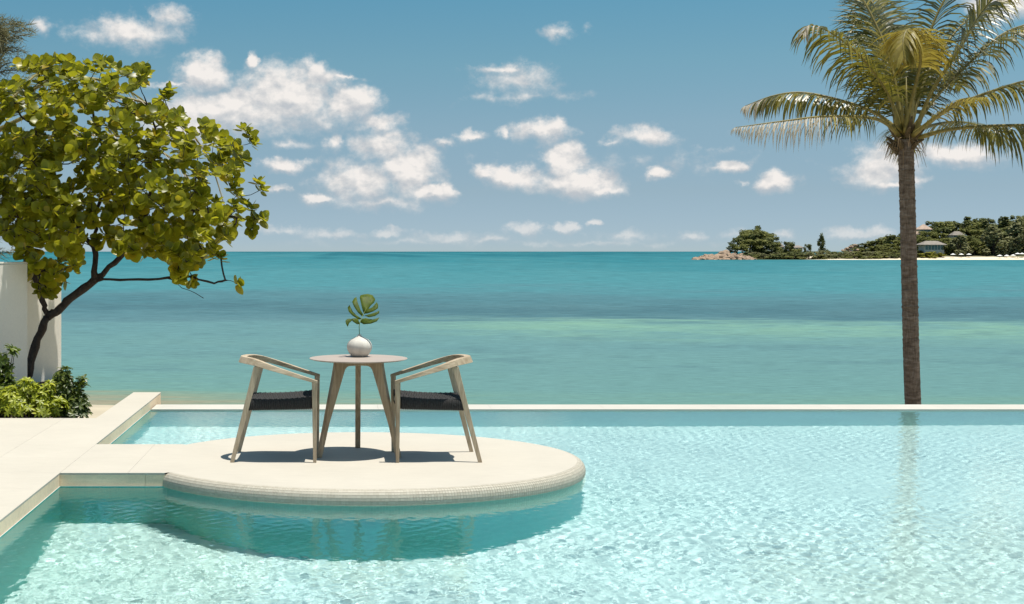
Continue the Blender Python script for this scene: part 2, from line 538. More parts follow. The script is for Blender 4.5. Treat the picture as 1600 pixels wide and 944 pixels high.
MBx = MB(); MBx.add([(-30000, 30, SEA_Z), (30000, 30, SEA_Z), (30000, 60000, SEA_Z), (-30000, 60000, SEA_Z)], [(0, 1, 2, 3)])
tag(MBx.build('sea', M['sea']), kind='structure')


def shore_z(X, Y):
    Y = Y + np.interp(X, [-14, -5, 2], [-1.5, 1.5, 7.0])
    z = np.interp(Y, [-300, 14.6, 16.0, 24, 37, 41, 60], [-2.2, -2.2, -2.2, -2.4, -2.9, -3.02, -3.6])
    return z + 0.03 * np.sin(X * 0.31) * np.cos(Y * 0.4)


tag(grid_obj('beach', [-300, -120, -60] + list(np.linspace(-40, 40, 60)) + [60, 120, 300], [-300, -60, 0] + list(np.linspace(14, 60, 40)), shore_z, M['sand']), kind='structure')


def quad_uv(mb_list, name, mat, kind='structure'):
    """vertical / flat quads with uv in metres: each item (p0, p1, p2, p3)"""
    v = []; f = []; uv = []
    for q in mb_list:
        o = len(v)
        q = [Vector(p) for p in q]
        v += [tuple(p) for p in q]; f.append((o, o + 1, o + 2, o + 3))
        e1 = (q[1] - q[0]).normalized(); nn = e1.cross(q[3] - q[0]).normalized(); e2 = nn.cross(e1)
        uv += [((p - q[0]).dot(e1) + 0.003, (p - q[0]).dot(e2) + 0.003) for p in q]
    me = bpy.data.meshes.new(name); me.from_pydata(v, [], f); me.update()
    l = me.uv_layers.new(name='UVMap')
    for i, c in enumerate(uv): l.data[i].uv = c
    me.materials.append(mat)
    o = bpy.data.objects.new(name, me); C.objects.link(o)
    if kind: o['kind'] = kind
    return o


PX1, PY0 = 15.0, -4.0
zt = WATER_Z + 0.006             # mosaic starts just above the waterline
DEEP = -1.62                     # added floor drop before the platform, lengthens its dark underwater shade band
steps = [(PY0, DEEP), (8.75, DEEP), (8.95, DEEP + 0.04), (9.35, FLOOR_Z - 0.05), (9.58, FLOOR_Z), (YEND, FLOOR_Z)]
fl = quad_uv([((XL, a, za), (PX1, a, za), (PX1, b, zb), (XL, b, zb)) for (a, za), (b, zb) in zip(steps[:-1], steps[1:])], 'pool_floor', M['pool'])
IN = 0.006
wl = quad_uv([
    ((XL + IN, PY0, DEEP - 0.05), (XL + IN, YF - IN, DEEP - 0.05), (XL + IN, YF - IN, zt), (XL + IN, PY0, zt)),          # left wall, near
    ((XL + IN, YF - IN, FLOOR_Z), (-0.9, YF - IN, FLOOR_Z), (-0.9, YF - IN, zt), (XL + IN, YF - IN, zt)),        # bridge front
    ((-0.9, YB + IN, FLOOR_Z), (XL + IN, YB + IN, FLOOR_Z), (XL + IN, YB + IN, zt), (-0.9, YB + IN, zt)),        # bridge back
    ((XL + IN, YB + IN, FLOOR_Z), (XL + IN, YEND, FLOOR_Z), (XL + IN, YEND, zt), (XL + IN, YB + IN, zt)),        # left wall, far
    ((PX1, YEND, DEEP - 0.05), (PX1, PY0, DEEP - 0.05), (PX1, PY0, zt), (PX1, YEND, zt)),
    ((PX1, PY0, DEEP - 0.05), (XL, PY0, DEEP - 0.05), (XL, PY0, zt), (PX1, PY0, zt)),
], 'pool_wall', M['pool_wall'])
quad_uv([
    ((XL, PY0, zt), (XL + IN, PY0, zt), (XL + IN, YF - IN, zt), (XL, YF - IN, zt)),                              # little ledges on the waterline
    ((XL + IN, YF - IN, zt), (-0.9, YF - IN, zt), (-0.9, YF, zt), (XL + IN, YF, zt)),
    ((XL, YB + IN, zt), (XL + IN, YB + IN, zt), (XL + IN, YEND, zt), (XL, YEND, zt)),
], 'waterline_ledge', M['coping'])
wf = quad_uv([((XL + IN, YEND, FLOOR_Z), (PX1, YEND, FLOOR_Z), (PX1, YEND, zt), (XL + IN, YEND, zt))], 'pool_wall', M['pool_far'])
for o in (fl, wl, wf): o.cycles.is_caustics_receiver = True

# water surface: a real rippled sheet, finest where it is in view
rng = np.random.default_rng(5)
NW = 56
lam = np.exp(rng.uniform(math.log(0.036), math.log(0.125), NW))
ang = rng.normal(0.35, 0.95, NW)
kx, ky = np.cos(ang) * 2 * np.pi / lam, np.sin(ang) * 2 * np.pi / lam
amp = 0.00029 * (lam / 0.10) ** 1.1 * rng.uniform(0.6, 1.3, NW)
ph = rng.uniform(0, 2 * np.pi, NW)
WAVE = 0.27


def waves(X, Y):
    Z = np.zeros_like(X)
    wx = X + 0.03 * np.sin(Y * 5.1 + 0.7 * X); wy = Y + 0.03 * np.sin(X * 4.3 - 0.6 * Y)
    gust = 0.85 + 0.3 * np.sin(X * 0.9 + 1.3 * np.sin(Y * 0.6)) * np.sin(Y * 0.7 + 0.4)
    for i in range(NW):
        Z += amp[i] * np.sin(kx[i] * wx + ky[i] * wy + ph[i])
    return WATER_Z + WAVE * Z * gust


# the sheet's columns fan out with the distance so that ripples are equally fine all over the view
uf = np.linspace(0, 1, 680); uc = np.linspace(0, 1, 50)[1:]
yn = np.linspace(0, 1, 680)
yf = 5.2 + (YEND + 0.004 - 5.2) * (0.72 * yn + 0.28 * yn ** 2)
yw = np.concatenate([np.linspace(PY0, 5.2, 60)[:-1], yf])
right = 0.51 * np.maximum(yw, 4.0) + 0.9
XW = np.concatenate([XL + uf[None, :] * (right[:, None] - XL), right[:, None] + uc[None, :] * (PX1 - right[:, None])], 1)
YW = np.repeat(yw[:, None], XW.shape[1], 1)
water = grid_from('pool_water', XW, YW, waves(XW, YW), M['water'])
tag(water, kind='structure')
water.cycles.is_caustics_caster = True

# far infinity edge: coping slabs on a wall
edge = MB(); edge.box(XL + 0.01, PX1, YEND + 0.005, 14.61, -2.6, -0.100)
edge = tag(edge.build('pool_edge_wall', M['riser']), kind='structure')
cs = None
i = 0; x = XL + 0.012
while x < PX1:
    m = MB(); m.box(0, 1.1985, YEND - 0.012, 14.63, -0.100, -0.086)
    if cs is None: cs = m.build('coping_slab', M['coping'], edge); o = cs
    else: o = cs.copy(); C.objects.link(o)
    o.location.x = x; x += 1.2; i += 1

# deck body (joint level) and its stone slabs
db = MB()
db.box(-12, XL - 0.012, -6, 12.74, -1.6, -0.014)
db.box(XL - 0.012, -1.5, YF + 0.014, YB - 0.014, -1.6, -0.014)
db.box(-2.292, XL - 0.012, 12.74, 15.06, -2.5, -0.014)
deck = tag(db.build('deck', M['grout']), kind='structure')


def slab(x0, x1, y0, y1, parent, g=0.0008):
    m = MB(); m.box(x0 + g, x1 - g, y0 + g, y1 - g, -0.0135, 0.0)
    return m.build('paving_slab', M['deck'], parent, bevel=0.0008)


sl_y = [YF - 0.61 * k for k in range(1, 14)][::-1] + [YF, YF + 0.715, YB, YB + 0.86, 12.742]
for a, b in zip(sl_y[:-1], sl_y[1:]):
    xx = XL + 0.0005
    for w in (0.61, 0.61, 0.61, 0.61, 0.61):
        slab(xx - w, xx, a, b, deck); xx -= w
slab(XL + 0.0005, -1.5, YF - 0.0, YF + 0.715, deck); slab(XL + 0.0005, -1.5, YF + 0.715, YB, deck)
yy = 12.742
while yy < 15.0:
    slab(-2.294, XL + 0.0005, yy, yy + 0.585, deck); yy += 0.585


def panel(p0, p1, nrm, z0=WATER_Z - 0.02, z1=-0.0142):
    """upright stone facing between two plan points"""
    p0 = Vector((*p0, 0)); p1 = Vector((*p1, 0)); n = Vector((*nrm, 0)) * 0.0115
    d = (p1 - p0).normalized() * 0.001
    m = MB()
    q = [p0 + d, p1 - d, p1 - d + n, p0 + d + n]
    m.add([(p.x, p.y, z) for z in (z0, z1) for p in q], [(0, 1, 2, 3), (4, 7, 6, 5), (0, 4, 5, 1), (1, 5, 6, 2), (2, 6, 7, 3), (3, 7, 4, 0)])
    return m.build('riser_panel', M['riser'], deck)


for k in range(14): panel((XL - 0.012, YF - 0.61 * (k + 1)), (XL - 0.012, YF - 0.61 * k - (0.0 if k else 0)), (1, 0))
panel((XL, YF + 0.0135), (-1.375, YF + 0.0135), (0, -1)); panel((-1.375, YF + 0.0135), (-1.0, YF + 0.0135), (0, -1))
panel((XL, YB - 0.0135), (-1.375, YB - 0.0135), (0, 1)); panel((-1.375, YB - 0.0135), (-1.1, YB - 0.0135), (0, 1))
for a, b in ((YB, 11.66), (11.66, 12.30), (12.30, 12.94), (12.94, 13.58), (13.58, 14.22), (14.22, 15.06)):
    panel((XL - 0.012, a), (XL - 0.012, b), (1, 0), -0.12 if a < 14 else -0.3)

# ------------------------------------------------------------------ the round platform
PCX, PCY, PA, PB = 0.20, 10.34, 1.685, 1.475
plat = empty('dining_platform', (0, 0, 0))
tag(plat, 'round cream stone platform with rounded mosaic rim in the pool', 'platform')


def ell(t, inset=0.0):
    return PCX + (PA - inset) * math.cos(t), PCY + (PB - inset) * math.sin(t)


tf = math.pi + math.asin((PCY - YF) / PB)             # front-left meeting point with the bridge
tb = math.pi - math.asin((YB - PCY) / PB)             # back-left meeting point
NSEG = 220
ts = [tf + (tb + 2 * math.pi - tf) * k / NSEG for k in range(NSEG + 1)]
RIN = 0.062
# top sheet
m = MB()
ring = [ell(t, RIN) for t in ts]
outline = [(-1.499, YF), (ell(tf, 0.02)[0], YF)] + ring + [(ell(tb, 0.02)[0], YB), (-1.499, YB)]
m.add([(x, y, 0.0) for x, y in outline], [tuple(range(len(outline)))])
for a, b in ((outline[0], outline[1]), (outline[-2], outline[-1])):
    m.add([(*a, 0.0), (*b, 0.0), (*b, -0.0135), (*a, -0.0135)], [(0, 3, 2, 1)])
top = m.build('top_surface', M['deck'], plat)
# rounded rim profile: (inset, z)
prof = [(RIN, 0.0)]
for k in range(1, 9):
    a = math.radians(90 - 90 * k / 8)
    prof.append((RIN - RIN * math.cos(a), -0.072 + 0.072 * math.sin(a)))
prof += [(0.002, -0.092), (0.008, -0.105), (0.022, -0.125)]
prof_t = [(a + 0.0022, z - 0.0018) for a, z in prof]          # grout level
m = MB()
vv = [(*ell(t, a), z) for t in ts for a, z in prof_t]
n = len(prof_t)
m.add(vv, [(k * n + i, k * n + i + 1, (k + 1) * n + i + 1, (k + 1) * n + i) for k in range(NSEG) for i in range(n - 1)])
rim = m.build('rim', M['grout'], plat, smooth=True)
# mosaic tiles on the rim: real small tiles, proud of the joint
pl = [0.0]
for (a, z), (c, d) in zip(prof[:-1], prof[1:]): pl.append(pl[-1] + math.hypot(a - c, z - d))
pitch = 0.0207
nrow = int(pl[-1] / pitch)
ins_s = lambda s: (float(np.interp(s, pl, [p[0] for p in prof])), float(np.interp(s, pl, [p[1] for p in prof])))
arc = [0.0]
tt = np.linspace(ts[0], ts[-1], 4000)
pts = np.array([ell(t) for t in tt]); arc = np.concatenate([[0], np.cumsum(np.hypot(*np.diff(pts, axis=0).T))])
ncol = int(arc[-1] / pitch)
t_at = lambda s: float(np.interp(s, arc, tt))
m = MB()
for c in range(ncol):
    t0, t1 = t_at(c * pitch + 0.0011), t_at((c + 1) * pitch - 0.0011)
    for r in range(nrow):
        (a0, z0), (a1, z1) = ins_s(r * pitch + 0.0011), ins_s((r + 1) * pitch - 0.0011)
        if r == 0 and a0 > RIN - 0.001: z0 = z1 = -0.0004 if False else z1
        q = [(*ell(t0, a0), z0), (*ell(t0, a1), z1), (*ell(t1, a1), z1), (*ell(t1, a0), z0)]
        b = [(*ell(t, a + 0.0035), z - 0.003) for t, a, z in ((t0, a0, z0), (t0, a1, z1), (t1, a1, z1), (t1, a0, z0))]
        m.add(q + b, [(0, 1, 2, 3), (0, 4, 5, 1), (1, 5, 6, 2), (2, 6, 7, 3), (3, 7, 4, 0)])
tiles = tag(m.build('mosaic_tiles', M['tile'], plat), kind='stuff')
# underwater drum
m = MB()
zs = [-0.115, FLOOR_Z - 0.5]
vv = []; uvs = []
for k, t in enumerate(ts):
    x, y = ell(t, 0.022)
    s = float(np.interp(t, tt, arc))
    for z in zs: vv.append((x, y, z)); uvs.append((s, z + 2))
fc = [(2 * k, 2 * k + 1, 2 * k + 3, 2 * k + 2) for k in range(NSEG)]
me = bpy.data.meshes.new('drum_wall'); me.from_pydata(vv, [], fc); me.update()
l = me.uv_layers.new(name='UVMap')
for lp in me.loops: l.data[lp.index].uv = uvs[lp.vertex_index]
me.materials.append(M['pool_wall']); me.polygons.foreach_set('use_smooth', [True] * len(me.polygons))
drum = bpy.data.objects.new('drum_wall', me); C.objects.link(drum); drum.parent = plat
for o in (drum, rim, tiles): o.cycles.is_caustics_receiver = True
# ------------------------------------------------------------------ table, chairs, vase
TX, TY = 0.16, 10.47
TH = 0.75
table = empty('dining_table', (TX, TY, 0))
tag(table, 'round taupe bistro table on three splayed wooden legs between two chairs', 'table')
m = MB()
m.lathe([(0.0, TH - 0.013), (0.355, TH - 0.013), (0.379, TH - 0.006), (0.382, TH - 0.003), (0.3805, TH), (0.0, TH)], 72)
m.build('tabletop', M['table_top'], table, smooth=False)


def leg_profile():
    """outline of one leg blade in its own plane (r, z)"""
    out = [(0.0, 0.736), (0.212, 0.736)]
    out += [(0.216, 0.70), (0.235, 0.60), (0.268, 0.45), (0.310, 0.25), (0.368, 0.0)]
    inn = [(0.336, 0.0), (0.272, 0.25), (0.205, 0.45), (0.160, 0.58), (0.140, 0.640), (0.128, 0.668), (0.112, 0.685), (0.09, 0.692), (0.0, 0.692)]
    return out + inn


lp = leg_profile()
def leg_mesh():
    mb = MB()
    n = len(lp); th = 0.021
    mb.add([(r, -th, z) for r, z in lp] + [(r, th, z) for r, z in lp],
           [tuple(range(n))[::-1], tuple(range(n, 2 * n))] + [(i, (i + 1) % n, n + (i + 1) % n, n + i) for i in range(n)])
    return mb
first = None
for a in (90, 210, 330):
    if first is None:
        o = first = leg_mesh().build('leg', M['table_leg'], table, bevel=0.004)
    else:
        o = first.copy(); C.objects.link(o)
    o.rotation_euler.z = math.radians(a)
    o.location.z = 0.0005 * (a // 120)


def make_chair(name, loc, rz, label):
    ch = empty(name, loc, rz)
    tag(ch, label, 'chair')
    if protos:
        for src in protos[0].children:
            copy_tree(src, ch)
        return ch
    # legs: tapered square posts
    def post(p0, p1, w0, w1, d0=None, d1=None):
        mb = MB()
        d0 = d0 or w0; d1 = d1 or w1
        v = []
        for p, w, d in ((p0, w0, d0), (p1, w1, d1)):
            v += [(p[0] - w / 2, p[1] - d / 2, p[2]), (p[0] + w / 2, p[1] - d / 2, p[2]), (p[0] + w / 2, p[1] + d / 2, p[2]), (p[0] - w / 2, p[1] + d / 2, p[2])]
        mb.add(v, [(3, 2, 1, 0), (4, 5, 6, 7), (0, 1, 5, 4), (1, 2, 6, 5), (2, 3, 7, 6), (3, 0, 4, 7)])
        return mb
    for s in (-1, 1):
        post((0.308, s * 0.268, 0), (0.306, s * 0.262, 0.598), 0.024, 0.040, 0.024, 0.034).build('front_leg', M['teak_z'], ch, bevel=0.003)
        post((-0.312, s * 0.268, 0), (-0.128, s * 0.222, 0.715), 0.030, 0.050, 0.026, 0.034).build('rear_leg', M['teak_z'], ch, bevel=0.003)
        # side rail under the rope
        mb = MB(); mb.box(-0.205, 0.300, s * 0.232 - 0.012, s * 0.232 + 0.012, 0.418, 0.448)
        mb.build('seat_rail', M['teak_x'], ch)
    for x in (-0.185, 0.292):
        mb = MB(); mb.box(x - 0.012, x + 0.012, -0.219, 0.219, 0.417, 0.447)
        mb.build('seat_rail', M['teak'], ch)
    # bent arm and back rail: rectangular section swept along a tilted U
    path = []
    for k in range(6): path.append((0.328 - 0.268 * k / 6, -0.264))
    for k in range(25):
        a = math.pi * k / 24
        path.append((0.06 - 0.316 * math.sin(a), -0.264 * math.cos(a)))
    for k in range(1, 7): path.append((0.06 + 0.268 * k / 6, 0.264))
    n = len(path)
    ztop = lambda x: 0.612 + (0.328 - x) * 0.33 - 0.03 * max(0.0, (-0.10 - x) / 0.16) ** 2
    verts = []; faces = []
    for i, (x, y) in enumerate(path):
        a = path[max(i - 1, 0)]; b = path[min(i + 1, n - 1)]
        t = Vector((b[0] - a[0], b[1] - a[1])).normalized()
        nrm = Vector((t.y, -t.x))                       # outwards
        k = max(0.0, min(1.0, (0.328 - x) / 0.50))
        w = 0.036 + 0.012 * k; h = 0.023 + 0.021 * k
        z = ztop(x)
        lean = 0.010 * k
        for (o, dz) in ((w / 2 - lean, -h), (w / 2 + lean, 0), (-w / 2 + lean, 0.004 * k), (-w / 2 - lean, -h)):
            verts.append((x + nrm.x * o, y + nrm.y * o, z + dz))
    for i in range(n - 1):
        for k in range(4):
            faces.append((i * 4 + k, i * 4 + (k + 1) % 4, (i + 1) * 4 + (k + 1) % 4, (i + 1) * 4 + k))
    faces += [(0, 1, 2, 3), tuple((n - 1) * 4 + k for k in (3, 2, 1, 0))]
    # three lengths of timber, jointed as in the original
    for (i0, i1) in ((0, 11), (11, n - 12), (n - 12, n - 1)):
        mb = MB()
        vs = verts[i0 * 4:(i1 + 1) * 4]
        nn = i1 - i0 + 1
        fs = [(i * 4 + k, i * 4 + (k + 1) % 4, (i + 1) * 4 + (k + 1) % 4, (i + 1) * 4 + k) for i in range(nn - 1) for k in range(4)]
        fs += [(0, 3, 2, 1), tuple((nn - 1) * 4 + k for k in (0, 1, 2, 3))]
        mb.add(vs, fs)
        mb.build('back_rail' if i0 == 11 else 'armrest', M['teak_x'] if i0 != 11 else M['teak'], ch, bevel=0.003)
    # rope seat: closed loops wound round the side rails, side by side
    mb = MB()
    x = -0.196; i = 0
    while x < 0.300:
        u = (x + 0.196) / 0.496
        z1 = 0.468 + 0.022 * u + 0.010 * math.sin(u * math.pi) * -1.0
        z0 = 0.394 + 0.012 * u
        hw = 0.236 + 0.012 * u
        if x > 0.286: hw -= 0.012
        pts = []
        for k in range(13):
            y = -hw + 2 * hw * k / 12
            pts.append((x, y, z1 - 0.022 * (1 - (y / hw) ** 2) + 0.002 * math.sin(i * 2.1 + k)))
        for a in (60, 20, -20, -60):
            pts.append((x, hw + 0.012 * math.cos(math.radians(a)), (z0 + z1) / 2 + (z1 - z0) / 2 * math.sin(math.radians(a))))
        for k in range(5):
            y = hw - 2 * hw * k / 4
            pts.append((x, y, z0 - 0.004))
        for a in (-60, -20, 20, 60):
            pts.append((x, -hw - 0.012 * math.cos(math.radians(a)), (z0 + z1) / 2 + (z1 - z0) / 2 * math.sin(math.radians(a))))
        mb.tube(pts + [pts[0]], 0.0070, 6, cap=False)
        x += 0.0134; i += 1
    mb.build('rope_seat', M['rope'], ch, smooth=True)
    protos.append(ch)
    return ch


protos = []
make_chair('armchair', (-0.475, 10.33, 0), -0.022, 'wooden armchair with black rope seat, on the tree side of the table')
make_chair('armchair', (0.748, 10.33, 0), math.pi + 0.022, 'wooden armchair with black rope seat, on the palm side of the table')

# vase
VX, VY = 0.170, 10.60
vase = MB()
R = 0.1
prof = [(0.0, 0.0), (0.052, 0.0), (0.064, 0.006), (0.083, 0.030), (0.096, 0.056), (0.1, 0.078), (0.096, 0.098), (0.087, 0.117), (0.069, 0.135), (0.045, 0.148), (0.025, 0.158), (0.016, 0.166), (0.014, 0.174),
        (0.010, 0.175), (0.010, 0.150), (0.0, 0.148)]
NSV = 120
vase.lathe(prof, NSV, (0, 0), wob=lambda a, z: 1.0 + 0.006 * math.cos(a * 40) * (1 if 0.01 < z < 0.14 else 0))
mv, t = new_mat('ribbed_white_ceramic')
tcv = t.n('ShaderNodeTexCoord').outputs['Object']
c = t.ramp(t.noise(t.vec('MULTIPLY', tcv, (14, 14, 4)), 1.0, 4), [(0.35, (0.50, 0.465, 0.41)), (0.65, (0.62, 0.585, 0.52))])
finish(t, principled(t, color=c, rough=0.6, spec=0.3))
vo = vase.build('vase', mv, None, smooth=True)
vo.location = (VX, VY, TH + 0.0005); vo.rotation_euler = (0, math.radians(0), 0.3)
tag(vo, 'squat round white ribbed vase on the table', 'vase')

# monstera leaf standing in the vase
lf = empty('monstera_leaf', (VX, VY, TH + 0.10))
tag(lf, 'single split green monstera leaf on a stem in the white vase', 'leaf')
m_leaf, t = new_mat('monstera_green')
pz = t.n('ShaderNodeTexCoord').outputs['Object']
nn_ = t.noise(pz, 25.0, 4)
c = t.ramp(nn_, [(0.3, (0.05, 0.085, 0.010)), (0.7, (0.13, 0.17, 0.02))])
p = principled(t, color=c, rough=0.55, spec=0.25)
tr = t.n('ShaderNodeBsdfTranslucent', {0: (0.34, 0.40, 0.03, 1)})
finish(t, t.n('ShaderNodeMixShader', {0: 0.42, 1: p.outputs[0], 2: tr.outputs[0]}))
S = 10.60 / F / 6.29          # metres per pixel of the close-up survey
ox, oz = 510.0, 372.0         # leaf base in the close-up
base_z = CAMZ - (450 + 372 / 6.29 - HY) * 10.60 / F - (TH + 0.10)
base_x = (480 + 510 / 6.29 - HX) * 10.60 / F - VX
LOBES = [
    [(560, 238), (546, 195), (536, 150), (526, 105), (532, 86), (565, 78), (600, 75), (640, 86), (662, 120), (652, 146), (622, 172), (606, 194), (585, 218)],
    [(565, 250), (588, 216), (640, 196), (668, 165), (681, 150), (693, 175), (689, 202), (650, 228), (600, 246)],
    [(572, 272), (630, 256), (670, 244), (702, 228), (701, 250), (662, 275), (612, 285)],
    [(528, 334), (548, 306), (580, 300), (640, 310), (697, 292), (674, 325), (622, 345), (560, 352)],
    [(549, 262), (522, 215), (497, 150), (486, 104), (466, 115), (449, 145), (465, 185), (498, 235), (534, 268)],
    [(528, 298), (480, 265), (440, 225), (421, 178), (404, 200), (414, 235), (448, 270), (500, 302)],
    [(514, 350), (496, 306), (470, 298), (438, 305), (450, 326), (488, 352)],
    [(442, 312), (418, 303), (398, 305), (379, 320), (384, 345), (399, 372), (412, 340), (430, 326)],
]


def leaf_pt(x, y, lobe):
    lx, lz = (x - ox) * S, (oz - y) * S
    # blade leans back towards its tip and its sides fold forwards, lobes fan out of plane
    mid = 0.42 * lz
    side = lx - mid
    d = 0.30 * lz + 1.5 * lz * lz - 0.22 * abs(side) - 0.9 * max(0, 0.08 - lz) * abs(side) / 0.05 * 0.2
    return Vector((base_x + lx, d - 0.02, base_z + lz))


mid = [(510, 372), (518, 340), (530, 305), (545, 272), (562, 242), (590, 190), (615, 130)]
blade = MB()
for li, L in enumerate(LOBES):
    cx = sum(q[0] for q in L) / len(L); cy = sum(q[1] for q in L) / len(L)
    L = [(cx + (x - cx) * 1.14, cy + (y - cy) * 1.14) for x, y in L]
    pts = [leaf_pt(x, y, li) for x, y in L]
    cpt = leaf_pt(cx, cy, li) + Vector((0, -0.0012, 0.0))
    n = len(pts)
    inner = [p.lerp(cpt, 0.5) + Vector((0, -0.0006, 0)) for p in pts]
    blade.add(pts + inner + [cpt], [(i, (i + 1) % n, n + (i + 1) % n, n + i) for i in range(n)] + [(n + i, n + (i + 1) % n, 2 * n) for i in range(n)])
bo = blade.build('blade', m_leaf, lf, smooth=True)
so = bo.modifiers.new('thickness', 'SOLIDIFY'); so.thickness = 0.0012
stem = MB()
mpts = [leaf_pt(x, y, 0) + Vector((0, -0.002, 0)) for x, y in mid]
stem.tube(mpts, [0.0028, 0.0026, 0.0024, 0.0022, 0.002, 0.0014, 0.0008], 6)
stem.build('midrib', mat_plain('pale_green_rib', (0.22, 0.28, 0.06), 0.5), lf, smooth=True)
st2 = MB()
st2.tube([(0.004, 0, -0.085), (0.002, 0.0, 0.0), (0.0, -0.004, 0.07), mpts[0]], [0.003, 0.003, 0.0028, 0.0028], 6)
st2.build('stem', mat_plain('dark_green_stem', (0.05, 0.10, 0.02), 0.5), lf, smooth=True)
# ------------------------------------------------------------------ garden corner: bed, walls, tree, shrubs
random.seed(11)
m = MB()
bed = [(-12, 12.745), (-2.45, 12.745), (-2.52, 13.4), (-3.25, 15.8), (-3.70, 18.5), (-12, 20.5)]
m.add([(x, y, -0.16) for x, y in bed] + [(x, y, -2.6) for x, y in bed], [tuple(range(6))] + [(i, 6 + i, 6 + (i + 1) % 6, (i + 1) % 6) for i in range(6)])
tag(m.build('garden_bed', M['soil']), kind='structure')


def white_wall(px, Y, length, theta, z1, label):
    """plastered garden wall whose visible end stands under photo column px at depth Y"""
    e = P(px, 500, Y)
    o = empty('garden_wall', (e.x, e.y, -0.16), theta)
    tag(o, label, 'wall')
    mb = MB(); mb.box(-length, 0, 0, 0.14, -0.1, z1 + 0.16)
    mb.build('wall_body', M['white_wall'], o, bevel=0.006)
    mb = MB(); mb.box(-length - 0.004, 0.004, -0.004, 0.144, z1 + 0.163, z1 + 0.185)
    mb.build('cap', M['white_wall'], o, bevel=0.004)
    return o


white_wall(43, 16.2, 2.2, math.radians(60), 1.43, 'white plastered wall at the picture edge, in front of the tree trunk')
white_wall(96, 18.3, 1.6, math.radians(60), 1.36, 'white plastered wall end behind the leaning tree trunk')

def PT(x, y, Y):
    return P(x, y, Y + 2.8)      # the tree stands behind the first wall


# --- leaf blade prototypes
def round_leaf(cup=0.12, fold=0.10, n=9):
    """almost circular leathery leaf, base at origin, tip along +x, unit length"""
    v = []; f = []
    mids = []
    for i in range(n + 1):
        t = i / n
        w = 0.50 * (math.sin(math.pi * min(1, t * 0.98 + 0.02) ** 0.85)) ** 0.62 if 0 < i < n else 0.03
        x = t
        z = cup * (t - 0.5) ** 2 * 1.6 - cup * 0.4
        v += [(x, -w, z + fold * w * 1.4), (x, -w * 0.5, z + fold * w * 0.45), (x, 0, z), (x, w * 0.5, z + fold * w * 0.45), (x, w, z + fold * w * 1.4)]
    for i in range(n):
        for k in range(4):
            a = i * 5 + k
            f.append((a, a + 1, a + 6, a + 5))
    return v, f


M['grape_leaf'] = mat_leaf('round_leaf_green', [(0.0, (0.060, 0.082, 0.006)), (0.3, (0.135, 0.155, 0.009)), (0.6, (0.225, 0.235, 0.014)), (0.93, (0.37, 0.36, 0.024)), (0.97, (0.42, 0.30, 0.02)), (1.0, (0.45, 0.30, 0.02))],
                           trans=(0.62, 0.59, 0.025), tk=0.45, rough=0.36, spec=0.4)
M['bark'] = mat_plain('dark_bark', (0.055, 0.042, 0.034), 0.9, 0.35, 18, 1.0, 60)
M['twig'] = mat_plain('dark_twig', (0.045, 0.035, 0.028), 0.9, 0.3, 18, 0.6, 60)

tree = empty('round_leaf_tree', PT(25, 665, 14.05))
tag(tree, 'leaning tree with yellow-green round leaves beside the white wall', 'tree')
T0 = tree.location.copy()

nodes = []      # [pos, parent, count]
def add_chain(pts, parent, sub=4, jit=0.02):
    """polyline of px points -> nodes; returns index of last"""
    ids = []
    prev = parent
    P3 = [PT(*p) for p in pts]
    if parent is not None: P3 = [nodes[parent][0]] + P3
    for a, b in zip(P3[:-1], P3[1:]):
        for k in range(1, sub + 1):
            q = a.lerp(b, k / sub) + Vector((random.uniform(-jit, jit), random.uniform(-jit, jit), random.uniform(-jit, jit))) * (0 if k == sub else 1)
            nodes.append([q, prev, 0]); prev = len(nodes) - 1; ids.append(prev)
    return ids


nodes.append([PT(25, 665, 14.05), None, 0])
tr_ids = add_chain([(36, 612, 14.05), (46, 575, 14.08), (58, 530, 14.1), (74, 495, 14.1)], 0, 4, 0.012)
fork = tr_ids[-1]
A = add_chain([(66, 470, 14.05), (52, 420, 13.95), (44, 360, 13.9), (60, 300, 13.9), (48, 230, 13.9), (70, 160, 14.0)], fork)
B1 = add_chain([(91, 485, 14.1), (110, 466, 14.12), (149, 436, 14.15)], fork, 4, 0.012)
cross = B1[-1]
B2 = add_chain([(190, 400, 14.1), (225, 352, 14.0), (280, 310, 13.9), (320, 262, 13.9)], cross)
Cc = add_chain([(147, 385, 14.2), (150, 330, 14.25), (168, 270, 14.3), (156, 215, 14.3), (140, 150, 14.2)], cross)
D = add_chain([(200, 437, 14.05), (262, 434, 13.9)], cross, 4, 0.015)
E = add_chain([(284, 450, 13.85), (318, 466, 13.8)], D[-1], 3, 0.02)
G = add_chain([(300, 432, 13.9), (335, 443, 13.9), (352, 438, 13.85), (366, 441, 13.85)], D[-1], 3, 0.012)
H = add_chain([(245, 215, 14.1), (225, 150, 14.0)], B2[7], 4)
I_ = add_chain([(100, 330, 14.5), (80, 250, 14.7), (100, 180, 14.8)], Cc[3], 4)
J = add_chain([(330, 330, 14.1), (370, 340, 14.1), (390, 345, 14.0)], B2[9], 3)
main_ids = len(nodes)

POLY = [(-90, 140), (5, 118), (30, 98), (62, 96), (98, 92), (122, 100), (150, 98), (175, 104), (205, 100), (230, 104), (220, 140), (214, 160), (240, 158), (262, 136), (272, 150), (268, 178), (300, 178), (328, 190),
        (348, 214), (366, 225), (372, 245), (372, 300), (372, 345), (360, 366), (345, 392), (322, 402), (300, 432), (284, 440), (262, 405), (215, 395), (165, 385), (150, 372), (132, 372), (128, 400), (120, 432), (96, 448), (66, 462), (50, 452), (44, 410), (18, 372), (-90, 372)]


